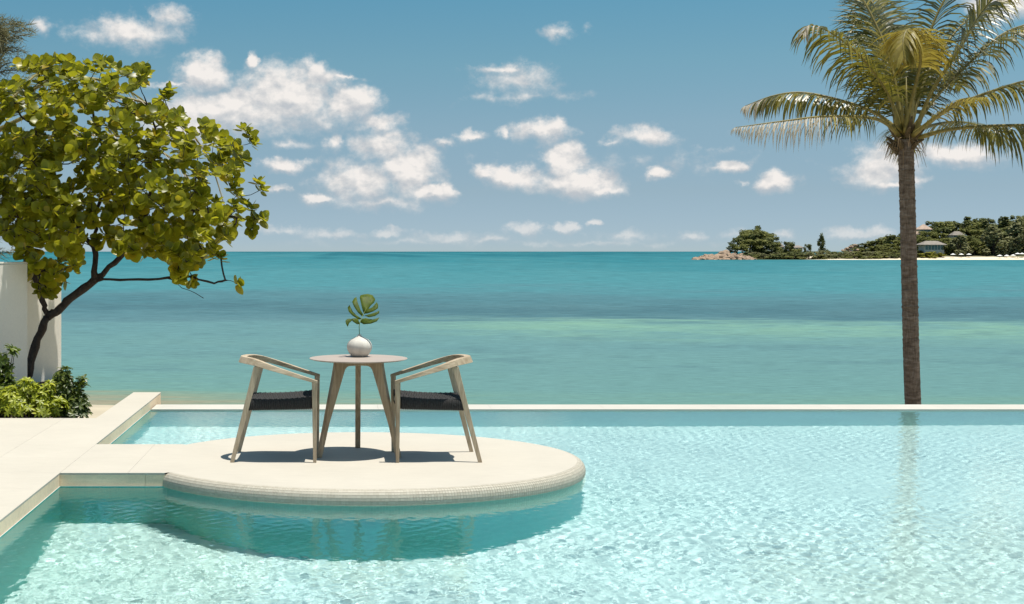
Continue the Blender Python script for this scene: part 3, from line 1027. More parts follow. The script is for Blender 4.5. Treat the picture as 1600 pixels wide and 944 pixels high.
def in_poly(x, y):
    c = False
    j = len(POLY) - 1
    for i in range(len(POLY)):
        xi, yi = POLY[i]; xj, yj = POLY[j]
        if (yi > y) != (yj > y) and x < (xj - xi) * (y - yi) / (yj - yi) + xi: c = not c
        j = i
    return c


GAPS = [(152, 186, 20, 14), (30, 190, 24, 13), (18, 240, 16, 12), (150, 228, 10, 16), (240, 300, 14, 10), (95, 265, 12, 10), (345, 300, 18, 26), (195, 130, 12, 10), (165, 395, 22, 14), (60, 140, 10, 8)]
ros = []
tries = 0
while len(ros) < 880 and tries < 80000:
    tries += 1
    x, y = random.uniform(-85, 375), random.uniform(92, 462)
    if not in_poly(x, y): continue
    if any(((x - gx) / gw) ** 2 + ((y - gy) / gh) ** 2 < 1.0 for gx, gy, gw, gh in GAPS) and random.random() < 0.92: continue
    dpt = 14.1 + random.uniform(-1, 1) * 1.25 * min(1.0, 0.35 + min(x + 60, 400 - x, y - 70, 480 - y) / 140)
    p = PT(x, y, dpt)
    if min(((p - q).length for q in ros), default=9) < 0.088: continue
    ros.append(p)
ros += [PT(*q) for q in ((391, 210, 13.9), (380, 200, 13.95), (396, 222, 13.9), (384, 250, 13.85), (404, 284, 13.9), (409, 296, 13.85), (398, 342, 13.9), (410, 340, 13.85), (394, 360, 13.95), (383, 318, 13.9), (392, 325, 13.9),
                            (372, 443, 13.85), (335, 397, 13.9), (345, 402, 13.85), (300, 440, 13.9), (222, 104, 14.0), (228, 112, 13.9), (170, 100, 14.0), (155, 96, 14.1), (265, 140, 13.9), (258, 150, 13.9), (95, 92, 14.0), (105, 97, 13.9))]
tipdir = []
order = sorted(range(len(ros)), key=lambda i: min((ros[i] - n[0]).length for n in nodes))
cen = PT(150, 330, 14.1)
for i in order:
    p = ros[i]
    best = min(range(fork, len(nodes)), key=lambda k: (nodes[k][0] - p).length + 0.35 * max(0, nodes[k][0].z - p.z + 0.05))
    a = nodes[best][0]
    L = (p - a).length
    ns = max(2, int(L / 0.09))
    prev = best
    sag = Vector((random.uniform(-1, 1), random.uniform(-1, 1), random.uniform(-0.9, 0.3))) * 0.16 * L
    for k in range(1, ns + 1):
        t = k / ns
        q = a.lerp(p, t) + sag * math.sin(math.pi * t)
        nodes.append([q, prev, 0]); prev = len(nodes) - 1
    tipdir.append((prev, i))
    k = prev
    while k is not None:
        nodes[k][2] += 1; k = nodes[k][1]
rad = lambda n: max(0.0042, 0.0021 * math.sqrt(n[2] + 1))


def chain_tube(ids, start=None):
    seq = ([start] if start is not None else []) + ids
    mb = MB()
    mb.tube([nodes[k][0] - T0 for k in seq], [rad(nodes[k]) * (1 + 0.08 * math.sin(k * 2.3)) for k in seq], 9)
    return mb


mb = MB()
seq = [0] + tr_ids
mb.tube([nodes[k][0] - T0 for k in seq], [0.066 - 0.018 * i / len(seq) + 0.006 * math.sin(i * 1.9) for i, k in enumerate(seq)], 12)
mb.build('trunk', M['bark'], tree, smooth=True)
for ids, st in ((A, fork), (B1, fork), (B2, cross), (Cc, cross), (D, cross), (E, D[-1]), (G, D[-1]), (H, B2[7]), (I_, Cc[3]), (J, B2[9])):
    chain_tube(ids, st).build('branch', M['bark'], tree, smooth=True)
# thin twigs: one mesh, too small to tell apart
mb = MB()
done = set()
for prev, i in tipdir:
    seq = []
    k = prev
    while k is not None and k >= main_ids:
        seq.append(k)
        if k in done: break
        done.add(k); k = nodes[k][1]
    if k is not None and k not in seq: seq.append(k)
    seq = seq[::-1]
    if len(seq) >= 2: mb.tube([nodes[k][0] - T0 for k in seq], [min(rad(nodes[k]), 0.012) for k in seq], 5, cap=False)
tag(mb.build('twigs', M['twig'], tree, smooth=True), kind='stuff')

lv, lfc = round_leaf()
leaf_me = MB(); leaf_me.add(lv, lfc)
LEAF = leaf_me.mesh('leaf', True); LEAF.materials.append(M['grape_leaf'])
placed = []
for prev, i in tipdir:
    p = nodes[prev][0]
    par = nodes[nodes[prev][1]][0]
    ax = ((p - par).normalized() * 0.7 + (p - cen).normalized() * 0.35 + Vector((0, -0.30, 0.55))).normalized()
    nl = random.randint(6, 10)
    ph0 = random.uniform(0, 6.28)
    u = ax.orthogonal().normalized(); w = ax.cross(u)
    for k in range(nl):
        ring = k / nl
        th = ph0 + k * 2.4
        open_ = math.radians(28 + 62 * ring + random.uniform(-8, 8))
        d = (ax * math.cos(open_) + (u * math.cos(th) + w * math.sin(th)) * math.sin(open_)).normalized()
        d = (d + Vector((0, 0, random.uniform(-0.25, 0.1)))).normalized()
        nrm = (ax - d * ax.dot(d))
        if nrm.length < 0.05: nrm = u
        nrm = (nrm.normalized() + Vector((random.uniform(-.3, .3), random.uniform(-.3, .3), random.uniform(-.2, .3)))).normalized()
        yv = nrm.cross(d).normalized(); nz = d.cross(yv)
        s = random.uniform(0.075, 0.145) * (0.85 + 0.3 * ring)
        off = p - ax * (0.055 * ring) + d * 0.012
        mtx = Matrix(((d.x * s, yv.x * s, nz.x * s, off.x - T0.x), (d.y * s, yv.y * s, nz.y * s, off.y - T0.y), (d.z * s, yv.z * s, nz.z * s, off.z - T0.z), (0, 0, 0, 1)))
        placed.append((off.y, s, mtx))
vis = sorted(range(len(placed)), key=lambda k: placed[k][0] - 3 * placed[k][1])
single = set(vis[:300])
crown = MB()
for k, (yy, s, mtx) in enumerate(placed):
    if k in single:
        o = bpy.data.objects.new('leaf', LEAF); C.objects.link(o); o.parent = tree; o.matrix_local = mtx
    else:
        crown.add([mtx @ Vector(q) for q in lv], lfc)
tag(crown.build('crown', M['grape_leaf'], tree, smooth=True), kind='stuff')


# --- shrubs with whorled leaflets
def leaflet(L, wd):
    return [(0, 0, 0), (0.35 * L, -wd, 0.02 * L), (0.35 * L, 0, -0.02 * L), (0.35 * L, wd, 0.02 * L), (0.75 * L, -wd * 0.85, -0.03 * L), (0.75 * L, 0, -0.07 * L), (0.75 * L, wd * 0.85, -0.03 * L), (L, 0, -0.16 * L)], \
        [(0, 1, 2), (0, 2, 3), (1, 4, 5, 2), (2, 5, 6, 3), (4, 7, 5), (5, 7, 6)]


def whorl(mb, p, ax, n, L, wd, droop=0.25):
    u = ax.orthogonal().normalized(); w = ax.cross(u)
    ph = random.uniform(0, 6.28)
    for k in range(n):
        th = ph + 6.283 * k / n + random.uniform(-.15, .15)
        d = ((u * math.cos(th) + w * math.sin(th)) + ax * random.uniform(-droop, 0.45)).normalized()
        nn = (ax - d * ax.dot(d)).normalized(); y = nn.cross(d)
        s = random.uniform(0.75, 1.2)
        v, f = leaflet(L * s, wd * s)
        mb.add([p + d * q[0] + y * q[1] + nn * q[2] for q in v], f)


def shrub(name, px, py, Y, lobes, n, L, wd, mat, label, nleaf=7):
    base = P(px, py, Y); base.z = -0.16
    r = empty(name, base); tag(r, label, 'shrub')
    fol = MB(); st = MB()
    for (lx, ly, hw, hh, cnt) in lobes:
        for k in range(cnt):
            a = random.uniform(0, 6.283); b = math.acos(random.uniform(-0.6, 1)); rr = random.uniform(0.35, 1) ** 0.6
            dr = Vector((math.sin(b) * math.cos(a), math.sin(b) * math.sin(a), math.cos(b)))
            c = P(lx, ly, Y)
            sx, sz = hw * Y / F, hh * Y / F
            p = c + Vector((dr.x * sx, dr.y * min(sx, 0.26), dr.z * sz)) * rr
            if p.z < -0.1: continue
            whorl(fol, p - base, (dr * 0.8 + Vector((0, -0.25, 0.7))).normalized(), nleaf, L, wd)
            if k % 3 == 0:
                mid = (p - base) * 0.5 + Vector((random.uniform(-.03, .03), random.uniform(-.03, .03), 0.03))
                st.tube([Vector((random.uniform(-.06, .06), random.uniform(-.05, .05), -0.02)), mid, p - base], [0.008, 0.006, 0.003], 5)
    st.build('stems', M['twig'], r, smooth=True)
    tag(fol.build('foliage', mat, r), kind='stuff')
    return r


M['shrub_bright'] = mat_leaf('bright_shrub_leaf', [(0.0, (0.12, 0.155, 0.012)), (0.4, (0.28, 0.32, 0.022)), (0.8, (0.46, 0.50, 0.04)), (1.0, (0.62, 0.62, 0.06))], trans=(0.7, 0.75, 0.05), tk=0.45)
M['shrub_dark'] = mat_leaf('dark_shrub_leaf', [(0.0, (0.04, 0.065, 0.012)), (0.6, (0.095, 0.13, 0.02)), (1.0, (0.20, 0.23, 0.035))], trans=(0.2, 0.28, 0.03), tk=0.35)
M['shrub_mid'] = mat_leaf('mid_shrub_leaf', [(0.0, (0.04, 0.07, 0.01)), (0.6, (0.08, 0.12, 0.015)), (1.0, (0.22, 0.27, 0.03))], trans=(0.3, 0.4, 0.03), tk=0.35)
shrub('leafy_shrub', 45, 650, 13.05, [(22, 622, 24, 18, 70), (40, 604, 14, 13, 34), (66, 624, 20, 18, 60), (45, 638, 50, 18, 90), (88, 634, 16, 18, 40), (76, 606, 8, 12, 16), (57, 612, 9, 13, 20), (4, 632, 16, 22, 40), (30, 640, 22, 14, 40)], 0, 0.058, 0.0105, M['shrub_bright'], 'bright yellow-green shrub at the back edge of the deck')
shrub('leafy_shrub', 108, 650, 13.2, [(100, 588, 9, 18, 22), (92, 606, 15, 20, 34), (106, 604, 10, 16, 22), (90, 628, 20, 26, 44), (116, 634, 20, 20, 44), (128, 604, 7, 16, 16), (124, 618, 11, 12, 16), (110, 645, 28, 12, 34), (131, 634, 6, 12, 12)], 0, 0.070, 0.013, M['shrub_dark'], 'dark green small-leaved shrub beside the stone kerb', 6)
shrub('leafy_shrub', 6, 650, 13.25, [(14, 548, 11, 8, 5), (4, 560, 10, 10, 6), (15, 578, 12, 8, 6), (2, 592, 14, 14, 16), (10, 612, 18, 22, 30), (-20, 600, 30, 50, 60)], 0, 0.085, 0.014, M['shrub_mid'], 'tall schefflera-like shrub with whorled leaves against the white wall')
# ------------------------------------------------------------------ palms and the casuarina
random.seed(23)
M['palm_leaf'] = mat_leaf('palm_leaflet', [(0.0, (0.022, 0.030, 0.008)), (0.45, (0.065, 0.070, 0.013)), (0.75, (0.17, 0.155, 0.022)), (1.0, (0.34, 0.27, 0.05))], trans=(0.36, 0.32, 0.03), tk=0.28, rough=0.34, spec=0.5)
M['palm_gold'] = mat_leaf('golden_palm_leaflet', [(0.0, (0.17, 0.13, 0.02)), (0.5, (0.30, 0.24, 0.04)), (1.0, (0.42, 0.34, 0.08))], trans=(0.5, 0.4, 0.05), tk=0.35)
M['palm_dry'] = mat_leaf('dry_palm_leaflet', [(0.0, (0.30, 0.25, 0.17)), (0.5, (0.46, 0.40, 0.30)), (1.0, (0.62, 0.56, 0.46))], trans=(0.5, 0.42, 0.3), tk=0.3, rough=0.6)
M['rachis'] = mat_plain('palm_midrib', (0.19, 0.155, 0.04), 0.5, 0.3, 10, 0.2)
mb_, t = new_mat('palm_bark')
tcp = t.n('ShaderNodeTexCoord').outputs['Object']
sx = t.n('ShaderNodeSeparateXYZ', {0: tcp})
zc = t.n('ShaderNodeCombineXYZ', {0: t.math('MULTIPLY', sx.outputs[0], 6.0), 1: t.math('MULTIPLY', sx.outputs[1], 6.0), 2: t.math('MULTIPLY', sx.outputs[2], 22.0)}).outputs[0]
n1 = t.noise(zc, 1.0, 6, 0.65)
n2 = t.noise(t.vec('MULTIPLY', tcp, (60, 60, 6)), 1.0, 4, 0.6)
cb = t.ramp(t.math('ADD', t.math('MULTIPLY', n1, 0.65), t.math('MULTIPLY', n2, 0.4)), [(0.32, (0.05, 0.036, 0.028)), (0.52, (0.15, 0.115, 0.09)), (0.74, (0.30, 0.25, 0.21))])
bb = t.n('ShaderNodeBump', {'Strength': 0.8, 'Distance': 0.02, 'Height': t.math('ADD', n1, t.math('MULTIPLY', n2, 0.5))})
finish(t, principled(t, color=cb, rough=0.9, spec=0.2, normal=bb.outputs[0]))
M['palm_bark'] = mb_


def catmull(pts, n):
    pts = [Vector(p) for p in pts]
    q = [pts[0] * 2 - pts[1]] + pts + [pts[-1] * 2 - pts[-2]]
    out = []
    segs = len(pts) - 1
    for i in range(n + 1):
        s = i / n * segs
        k = min(int(s), segs - 1); t = s - k
        a, b, c, d = q[k], q[k + 1], q[k + 2], q[k + 3]
        out.append(0.5 * ((2 * b) + (c - a) * t + (2 * a - 5 * b + 4 * c - d) * t * t + (3 * b - a - 3 * c + d) * t ** 3))
    return out


def frond(parent, org, pts, Lmax, up=(0, 0, 1), droop=0.6, n=72, dry=2.0, gold=False, start=0.16, width=0.034, roll=0.0, vee=0.25):
    """one palm frond: leaflets in a row on each side of the midrib. dry: share of the length from which leaflets are straw-coloured"""
    cv = catmull(pts, 60)
    cum = [0.0]
    for a, b in zip(cv[:-1], cv[1:]): cum.append(cum[-1] + (b - a).length)
    tot = cum[-1]

    def at(s):
        s *= tot
        for i in range(60):
            if cum[i + 1] >= s or i == 59:
                t = (s - cum[i]) / max(1e-6, cum[i + 1] - cum[i])
                return cv[i].lerp(cv[i + 1], t), (cv[min(i + 2, 60)] - cv[max(i - 1, 0)]).normalized()
    upv = Vector(up)
    mb = MB()
    for i in range(n):
        s = start + (1 - start) * (i + random.uniform(-.2, .2)) / (n - 1)
        s = max(start, min(0.999, s))
        p, tg = at(s)
        sd = tg.cross(upv)
        if sd.length < 0.05: sd = tg.cross(Vector((0, 1, 0)))
        sd.normalize()
        nn = sd.cross(tg).normalized()
        if roll: sd, nn = sd * math.cos(roll) + nn * math.sin(roll), nn * math.cos(roll) - sd * math.sin(roll)
        u = (s - start) / (1 - start)
        L = Lmax * (0.55 + 0.9 * u - 1.15 * u * u) / 0.73 * 1.0 if u < 0.85 else Lmax * (0.484 / 0.73) * (1 - (u - 0.85) / 0.15 * 0.62)
        for side in (-1, 1):
            l = L * random.uniform(0.78, 1.10)
            if random.random() < 0.05: continue
            fw = 0.45 + 0.55 * u + random.uniform(-.08, .08)
            d = (sd * side + tg * fw + nn * vee).normalized()
            wv = tg
            isdry = s + random.uniform(-.06, .06) > dry
            dr = droop * random.uniform(0.6, 1.5) * (1.35 if isdry else 1.0)
            q = p.copy(); prev = None
            verts = []
            K = 4
            w0 = width * random.uniform(0.8, 1.15) * (0.7 if isdry else 1)
            for k in range(K + 1):
                x = k / K
                wid = w0 * (0.55 + 0.9 * x if x < 0.4 else 0.91 * (1 - ((x - 0.4) / 0.6) ** 1.5)) + 0.001
                c = (wv - d * wv.dot(d))
                c = c.normalized() if c.length > 0.05 else nn
                verts += [q - c * wid * 0.5, q + c * wid * 0.5]
                d = (d + Vector((0, 0, -1)) * dr * (0.25 + 0.5 * x)).normalized()
                q = q + d * (l / K)
            mi = 1 if isdry else 0
            mb.add([v - org for v in verts], [(2 * k, 2 * k + 1, 2 * k + 3, 2 * k + 2) for k in range(K)], mi)
    o = mb.build('frond', [M['palm_gold'] if gold else M['palm_leaf'], M['palm_dry']], parent)
    rb = MB()
    N = 24
    rb.tube([at(k / N)[0] - org for k in range(N + 1)], [0.032 * (1 - k / N) ** 0.8 * (1.3 if k < 3 else 1) + 0.005 for k in range(N + 1)], 7)
    r = rb.build('midrib', M['rachis'], o, smooth=True)
    return o


# --- the coconut palm beyond the pool edge
PY = 24.0
base = P(1432, 660, PY); base.z = -2.45
palm = empty('coconut_palm', base)
tag(palm, 'tall coconut palm with ringed trunk beyond the far pool edge', 'palm tree')
tr = [(1438, 800), (1431, 690), (1427, 640), (1424, 560), (1422, 480), (1420, 400), (1418, 320), (1416, 250), (1415, 218)]
tp = [P(x, y, PY) for x, y in tr]; tp[0].z = min(tp[0].z, -2.5)
cv = catmull(tp, 150)
mb = MB()
pts = []; rd = []
for i, p in enumerate(cv):
    t = i / 150
    r = 0.140 - 0.008 * t + (0.10 * (0.12 - t) if t < 0.12 else 0)
    ringp = (i * 0.61) % 1.0
    pts.append(p - base); rd.append(r * (1.0 + 0.05 * (ringp - 0.5) + 0.02 * math.sin(i * 3.7)))
mb.tube(pts, rd, 20)
mb.build('trunk', M['palm_bark'], palm, smooth=True)
# ring scars: low collars round the trunk
mb = MB()
for i in range(6, 150, 3):
    p = pts[i]; r = rd[i] * random.uniform(1.0, 1.06)
    tl = Vector((random.uniform(-.05, .05), random.uniform(-.05, .05), 1)).normalized()
    mb.tube([p - tl * 0.012, p, p + tl * 0.014], [r * 0.97, r, r * 0.975], 18, cap=False)
tag(mb.build('ring_scars', M['palm_bark'], palm, smooth=True), kind='stuff')
top = P(1415, 212, PY)
# sheath of old leaf bases under the crown
mb = MB()
for k in range(26):
    a = random.uniform(0, 6.283); z = random.uniform(-0.25, 0.18)
    d = Vector((math.cos(a), math.sin(a), 0))
    s = top - base + Vector((0, 0, z - 0.1))
    mb.tube([s + d * 0.12, s + d * 0.20 + Vector((0, 0, 0.10)), s + d * random.uniform(0.26, 0.36) + Vector((0, 0, random.uniform(0.1, 0.3)))], [0.055, 0.045, 0.012], 5)
mb.build('leaf_bases', mat_plain('brown_leaf_base', (0.10, 0.07, 0.035), 0.9, 0.4, 12, 0.8, 40), palm)
mb = MB()
for k in range(40):
    a = random.uniform(0, 6.283); d = Vector((math.cos(a), math.sin(a), 0))
    s = top - base + Vector((0, 0, random.uniform(-0.3, 0.05))) + d * 0.15
    mb.tube([s, s + d * 0.12 + Vector((0, 0, -0.03)), s + d * 0.2 + Vector((0, 0, -random.uniform(0.1, 0.35)))], [0.008, 0.006, 0.002], 4)
tag(mb.build('fibres', mat_plain('straw_fibre', (0.22, 0.15, 0.08), 0.9), palm), kind='stuff')

FR = [  # control points (photo x, y, metres nearer(-)/farther(+)), leaflet length, options
    ([(1405, 214, 0), (1385, 200, -.2), (1345, 189, -.5), (1262, 190, -.9), (1190, 199, -1.1), (1118, 209, -1.2)], 0.60, dict(dry=0.50, droop=1.9, start=.26, n=58, width=.032)),
    ([(1406, 208, 0), (1375, 178, .1), (1330, 158, .2), (1270, 141, .4), (1225, 144, .5), (1180, 160, .6)], 0.72, dict(dry=0.88, droop=1.6, start=.22)),
    ([(1408, 205, 0), (1385, 150, -.1), (1340, 98, -.3), (1288, 62, -.5), (1248, 48, -.6), (1234, 62, -.7)], 0.85, dict(dry=0.9, droop=1.35, start=.18)),
    ([(1410, 208, -.1), (1412, 150, -.4), (1408, 105, -.8), (1390, 72, -1.1), (1366, 66, -1.4), (1352, 88, -1.6), (1350, 112, -1.7)], 0.72, dict(gold=True, droop=1.3, start=.42, width=.05, n=80)),
    ([(1411, 205, 0), (1402, 110, .2), (1390, 40, .5), (1362, -30, .8), (1310, -60, 1.0)], 0.9, dict(start=.16, droop=.7)),
    ([(1413, 205, .1), (1414, 90, .6), (1408, 0, 1.1), (1385, -70, 1.6)], 0.95, dict(start=.15)),
    ([(1421, 212, -.2), (1436, 150, -.5), (1462, 90, -.9), (1490, 30, -1.2), (1530, -20, -1.5), (1580, -40, -1.8)], 1.15, dict(droop=0.6, roll=-.5, start=.34, width=.05)),
    ([(1420, 208, 0), (1455, 125, .3), (1505, 60, .7), (1560, 10, 1.0), (1630, -30, 1.2)], 0.85, dict(dry=0.9, droop=1.0, start=.35)),
    ([(1421, 210, 0), (1470, 150, .2), (1530, 95, .4), (1590, 45, .5), (1660, 20, .6)], 0.85, dict(dry=0.92, droop=1.1, start=.33)),
    ([(1424, 213, 0), (1470, 174, -.3), (1530, 147, -.6), (1590, 132, -.9), (1660, 140, -1.1), (1710, 170, -1.2)], 0.85, dict(droop=1.1, start=.2)),
    ([(1425, 218, -.1), (1460, 207, -.6), (1520, 206, -1.2), (1580, 212, -1.7), (1640, 235, -2.0), (1690, 275, -2.2)], 1.0, dict(droop=1.5, start=.26)),
    ([(1424, 216, .2), (1480, 192, .8), (1550, 178, 1.5), (1620, 178, 2.2), (1680, 200, 2.6)], 0.75, dict(droop=1.2, start=.3)),
    ([(1416, 210, .3), (1445, 120, 1.0), (1480, 60, 1.7), (1520, 40, 2.4), (1545, 70, 2.9)], 0.9, dict(start=.15)),
    ([(1417, 214, .2), (1440, 194, .9), (1470, 187, 1.7), (1500, 200, 2.4), (1515, 232, 2.9)], 0.62, dict(droop=1.2, dry=0.85, start=.3)),
    ([(1418, 205, .0), (1450, 70, .1), (1495, -20, .2), (1560, -70, .2)], 1.0, dict(droop=0.6, start=.15)),
    ([(1414, 208, .3), (1420, 120, .9), (1425, 40, 1.5), (1430, -40, 2.0)], 0.95, dict(start=.12)),
    ([(1418, 210, .3), (1460, 140, .9), (1510, 100, 1.5), (1560, 90, 2.0), (1600, 110, 2.4)], 0.85, dict(start=.15, droop=.8)),
    ([(1419, 213, -.2), (1428, 190, -.9), (1438, 172, -1.6), (1446, 175, -2.3)], 0.42, dict(droop=1.2, gold=True, start=.3, n=30)),
]
for pts_, L, kw in FR:
    kw.setdefault('droop', 0.55)
    kw.setdefault('width', 0.042)
    frond(palm, base, [P(x, y, PY) + Vector((0, d, 0)) for x, y, d in pts_], L * 1.12, **kw)
# unopened spear leaves and a flower stalk
for (x, y, d) in ((1416, 120, 0), (1410, 150, -.2), (1398, 178, -.3)):
    mb = MB(); mb.tube([top - base, P(x, (y + 212) / 2, PY + d * .5) - base, P(x, y, PY + d) - base], [0.035, 0.028, 0.006], 6)
    mb.build('spear_leaf', M['rachis'], palm, smooth=True)

# --- half hidden palm behind the leafy tree
PB2 = 20.6
b2 = P(-75, 660, PB2); b2.z = -2.3
palm2 = empty('coconut_palm', b2)
tag(palm2, 'palm with drooping dry fronds half hidden behind the round-leaved tree', 'palm tree')
mb = MB()
tp2 = catmull([b2, P(-72, 520, PB2), P(-60, 350, PB2), P(-40, 225, PB2)], 60)
mb.tube([p - b2 for p in tp2], [0.13 - 0.03 * i / 60 + 0.005 * math.sin(i * 2.2) for i in range(61)], 14)
mb.build('trunk', M['palm_bark'], palm2, smooth=True)
for pts_, L, kw in [
    ([(-40, 222, 0), (80, 165, 0), (170, 150, .1), (255, 172, .1), (318, 235, .2), (352, 330, .2)], 0.62, dict(droop=0.5, dry=0.35)),
    ([(-40, 222, 0), (100, 215, -.2), (190, 215, -.3), (265, 245, -.3), (310, 300, -.3), (330, 360, -.3)], 0.62, dict(droop=0.55, dry=0.3)),
    ([(-40, 222, 0), (60, 130, .2), (140, 118, .4), (215, 150, .5), (262, 210, .6)], 0.5, dict(droop=0.6)),
    ([(-40, 222, 0), (-40, 150, .1), (-120, 140, .2), (-190, 190, .3)], 0.6, dict(droop=0.6)),
    ([(-40, 222, 0), (-30, 210, -.3), (-90, 230, -.6), (-130, 290, -.8)], 0.6, dict(droop=0.7, dry=0.5)),
    ([(-40, 222, 0), (20, 130, .6), (40, 100, 1.2), (60, 130, 1.8)], 0.5, dict(droop=0.6)),
]:
    frond(palm2, b2, [P(x, y, PB2) + Vector((0, d, 0)) for x, y, d in pts_], L, n=52, width=0.022, **kw)

# --- feathery casuarina far behind, top corner
CY = 30.0
b3 = P(-40, 640, CY); b3.z = -2.3
cas = empty('casuarina_tree', b3)
tag(cas, 'feathery grey-green casuarina rising behind the round-leaved tree', 'tree')
M['needle'] = mat_leaf('casuarina_needles', [(0.0, (0.10, 0.105, 0.05)), (0.5, (0.17, 0.165, 0.085)), (1.0, (0.26, 0.24, 0.13))], trans=(0.3, 0.28, 0.12), tk=0.3, rough=0.6)
mb = MB()
tpc = catmull([b3, P(-45, 480, CY), P(-30, 300, CY), P(-18, 130, CY), P(-8, 40, CY)], 40)
mb.tube([p - b3 for p in tpc], [0.20 - 0.18 * i / 40 for i in range(41)], 10)
mb.build('trunk', M['bark'], cas, smooth=True)
br = MB(); nd = MB()
for k in range(90):
    s = random.uniform(0.35, 1.0)
    p = tpc[int(s * 40)]
    a = random.uniform(0, 6.283)
    ln = random.uniform(0.5, 1.0) * (1.75 - 0.95 * s)
    d = Vector((math.cos(a), math.sin(a) * 0.9, random.uniform(0.1, 0.55)))
    pts_ = [p, p + d * ln * 0.5 + Vector((0, 0, 0.05)), p + d * ln + Vector((0, 0, -0.05))]
    br.tube([q - b3 for q in pts_], [0.02, 0.013, 0.004], 4, cap=False)
    cvb = catmull(pts_, 8)
    for j in range(26):
        q = cvb[random.randint(2, 8)] + Vector((random.uniform(-.12, .12), random.uniform(-.12, .12), random.uniform(-.06, .1)))
        for h in range(5):
            dd = (d * 0.5 + Vector((random.uniform(-.9, .9), random.uniform(-.9, .9), random.uniform(-.5, .8)))).normalized()
            l = random.uniform(0.12, 0.28)
            w = Vector((random.uniform(-1, 1), random.uniform(-1, 1), random.uniform(-1, 1))).cross(dd).normalized() * 0.007
            e = q + dd * l + Vector((0, 0, -0.05))
            nd.add([q - w - b3, q + w - b3, e + w * 0.4 - b3, e - w * 0.4 - b3], [(0, 1, 2, 3)])
br.build('branches', M['bark'], cas, smooth=True)
tag(nd.build('foliage', M['needle'], cas), kind='stuff')
# ------------------------------------------------------------------ headland across the bay
random.seed(7)
HD = 740.0                                   # distance of its waterline
mp = F / HD                                  # photo pixels per metre there


def hz(y): return CAMZ - (y - HY) / mp       # height of a photo row at the headland's distance
def hx(x): return (x - HX) / mp


gprof = [(1080, 409), (1095, 406), (1130, 403), (1150, 400), (1165, 394), (1180, 388), (1195, 391), (1212, 397), (1235, 400), (1280, 401), (1310, 400), (1330, 396), (1345, 393), (1375, 390), (1400, 385), (1430, 379),
         (1460, 374), (1490, 370), (1520, 366), (1560, 366), (1600, 364), (1680, 362), (1800, 366), (1950, 384), (2050, 404), (2100, 410)]
gx_ = np.array([hx(a) for a, b in gprof]); gz_ = np.array([hz(b) for a, b in gprof])


def head_z(X, Y):
    ridge = np.interp(X * HD / Y, gx_, gz_)
    d = (Y - HD)
    rise = np.interp(d, [-12, 0, 6, 16, 60, 120, 260, 300], [-0.35, 0.0, 0.05, 0.12, 0.75, 1.0, 0.6, -0.4])
    base = SEA_Z
    n = 0.6 * np.sin(X * 0.11 + Y * 0.07) + 0.4 * np.sin(X * 0.23 - Y * 0.05)
    return base + (np.maximum(ridge - base, 0.0)) * rise + n * np.clip(d / 40, 0, 1) + np.where(ridge <= base + 0.2, -1.0, 0)


mg, t = new_mat('headland_ground')
posn = t.n('ShaderNodeNewGeometry').outputs['Position']
sp = t.n('ShaderNodeSeparateXYZ', {0: posn})
nz1 = t.noise(posn, 0.08, 5)
grass = t.ramp(nz1, [(0.35, (0.028, 0.036, 0.014)), (0.65, (0.065, 0.07, 0.028))])
sandf = t.math('MULTIPLY', t.maprange(t.math('ADD', sp.outputs[2], t.math('MULTIPLY', nz1, 1.2)), -1.4, -0.2, 1, 0, True), t.maprange(sp.outputs[0], hx(1255), hx(1300), 0, 1, True))
cgr = t.mix(sandf, grass, (0.68, 0.58, 0.43))
finish(t, principled(t, color=cgr, rough=0.95, spec=0.1))
tag(grid_obj('headland', list(np.linspace(hx(1070), hx(2120) * 1.4, 280)), list(HD + np.array([-12, -6, -2, 0, 2, 5, 9, 14, 20, 30, 45, 60, 80, 100, 120, 160, 200, 260, 300])), head_z, mg), kind='structure')

gz = lambda x, y: float(head_z(np.array([x]), np.array([y]))[0])

# --- crown prototypes (unit size: 1 high, 1 wide)
M['far_dark'] = mat_leaf('far_dark_foliage', [(0.0, (0.065, 0.080, 0.028)), (0.6, (0.125, 0.14, 0.045)), (1.0, (0.19, 0.195, 0.062))], trans=(0.14, 0.17, 0.04), tk=0.35, rough=0.7, spec=0.2)
M['far_mid'] = mat_leaf('far_mid_foliage', [(0.0, (0.11, 0.12, 0.035)), (0.6, (0.205, 0.21, 0.06)), (1.0, (0.29, 0.285, 0.085))], trans=(0.24, 0.26, 0.06), tk=0.35, rough=0.7, spec=0.2)
M['far_pale'] = mat_leaf('far_pale_foliage', [(0.0, (0.14, 0.145, 0.07)), (0.6, (0.23, 0.23, 0.11)), (1.0, (0.32, 0.31, 0.16))], trans=(0.3, 0.3, 0.13), tk=0.35, rough=0.8, spec=0.15)
M['far_yellow'] = mat_leaf('far_yellow_foliage', [(0.0, (0.12, 0.12, 0.015)), (0.6, (0.22, 0.21, 0.02)), (1.0, (0.32, 0.28, 0.03))], trans=(0.3, 0.28, 0.03), tk=0.2, rough=0.7, spec=0.2)


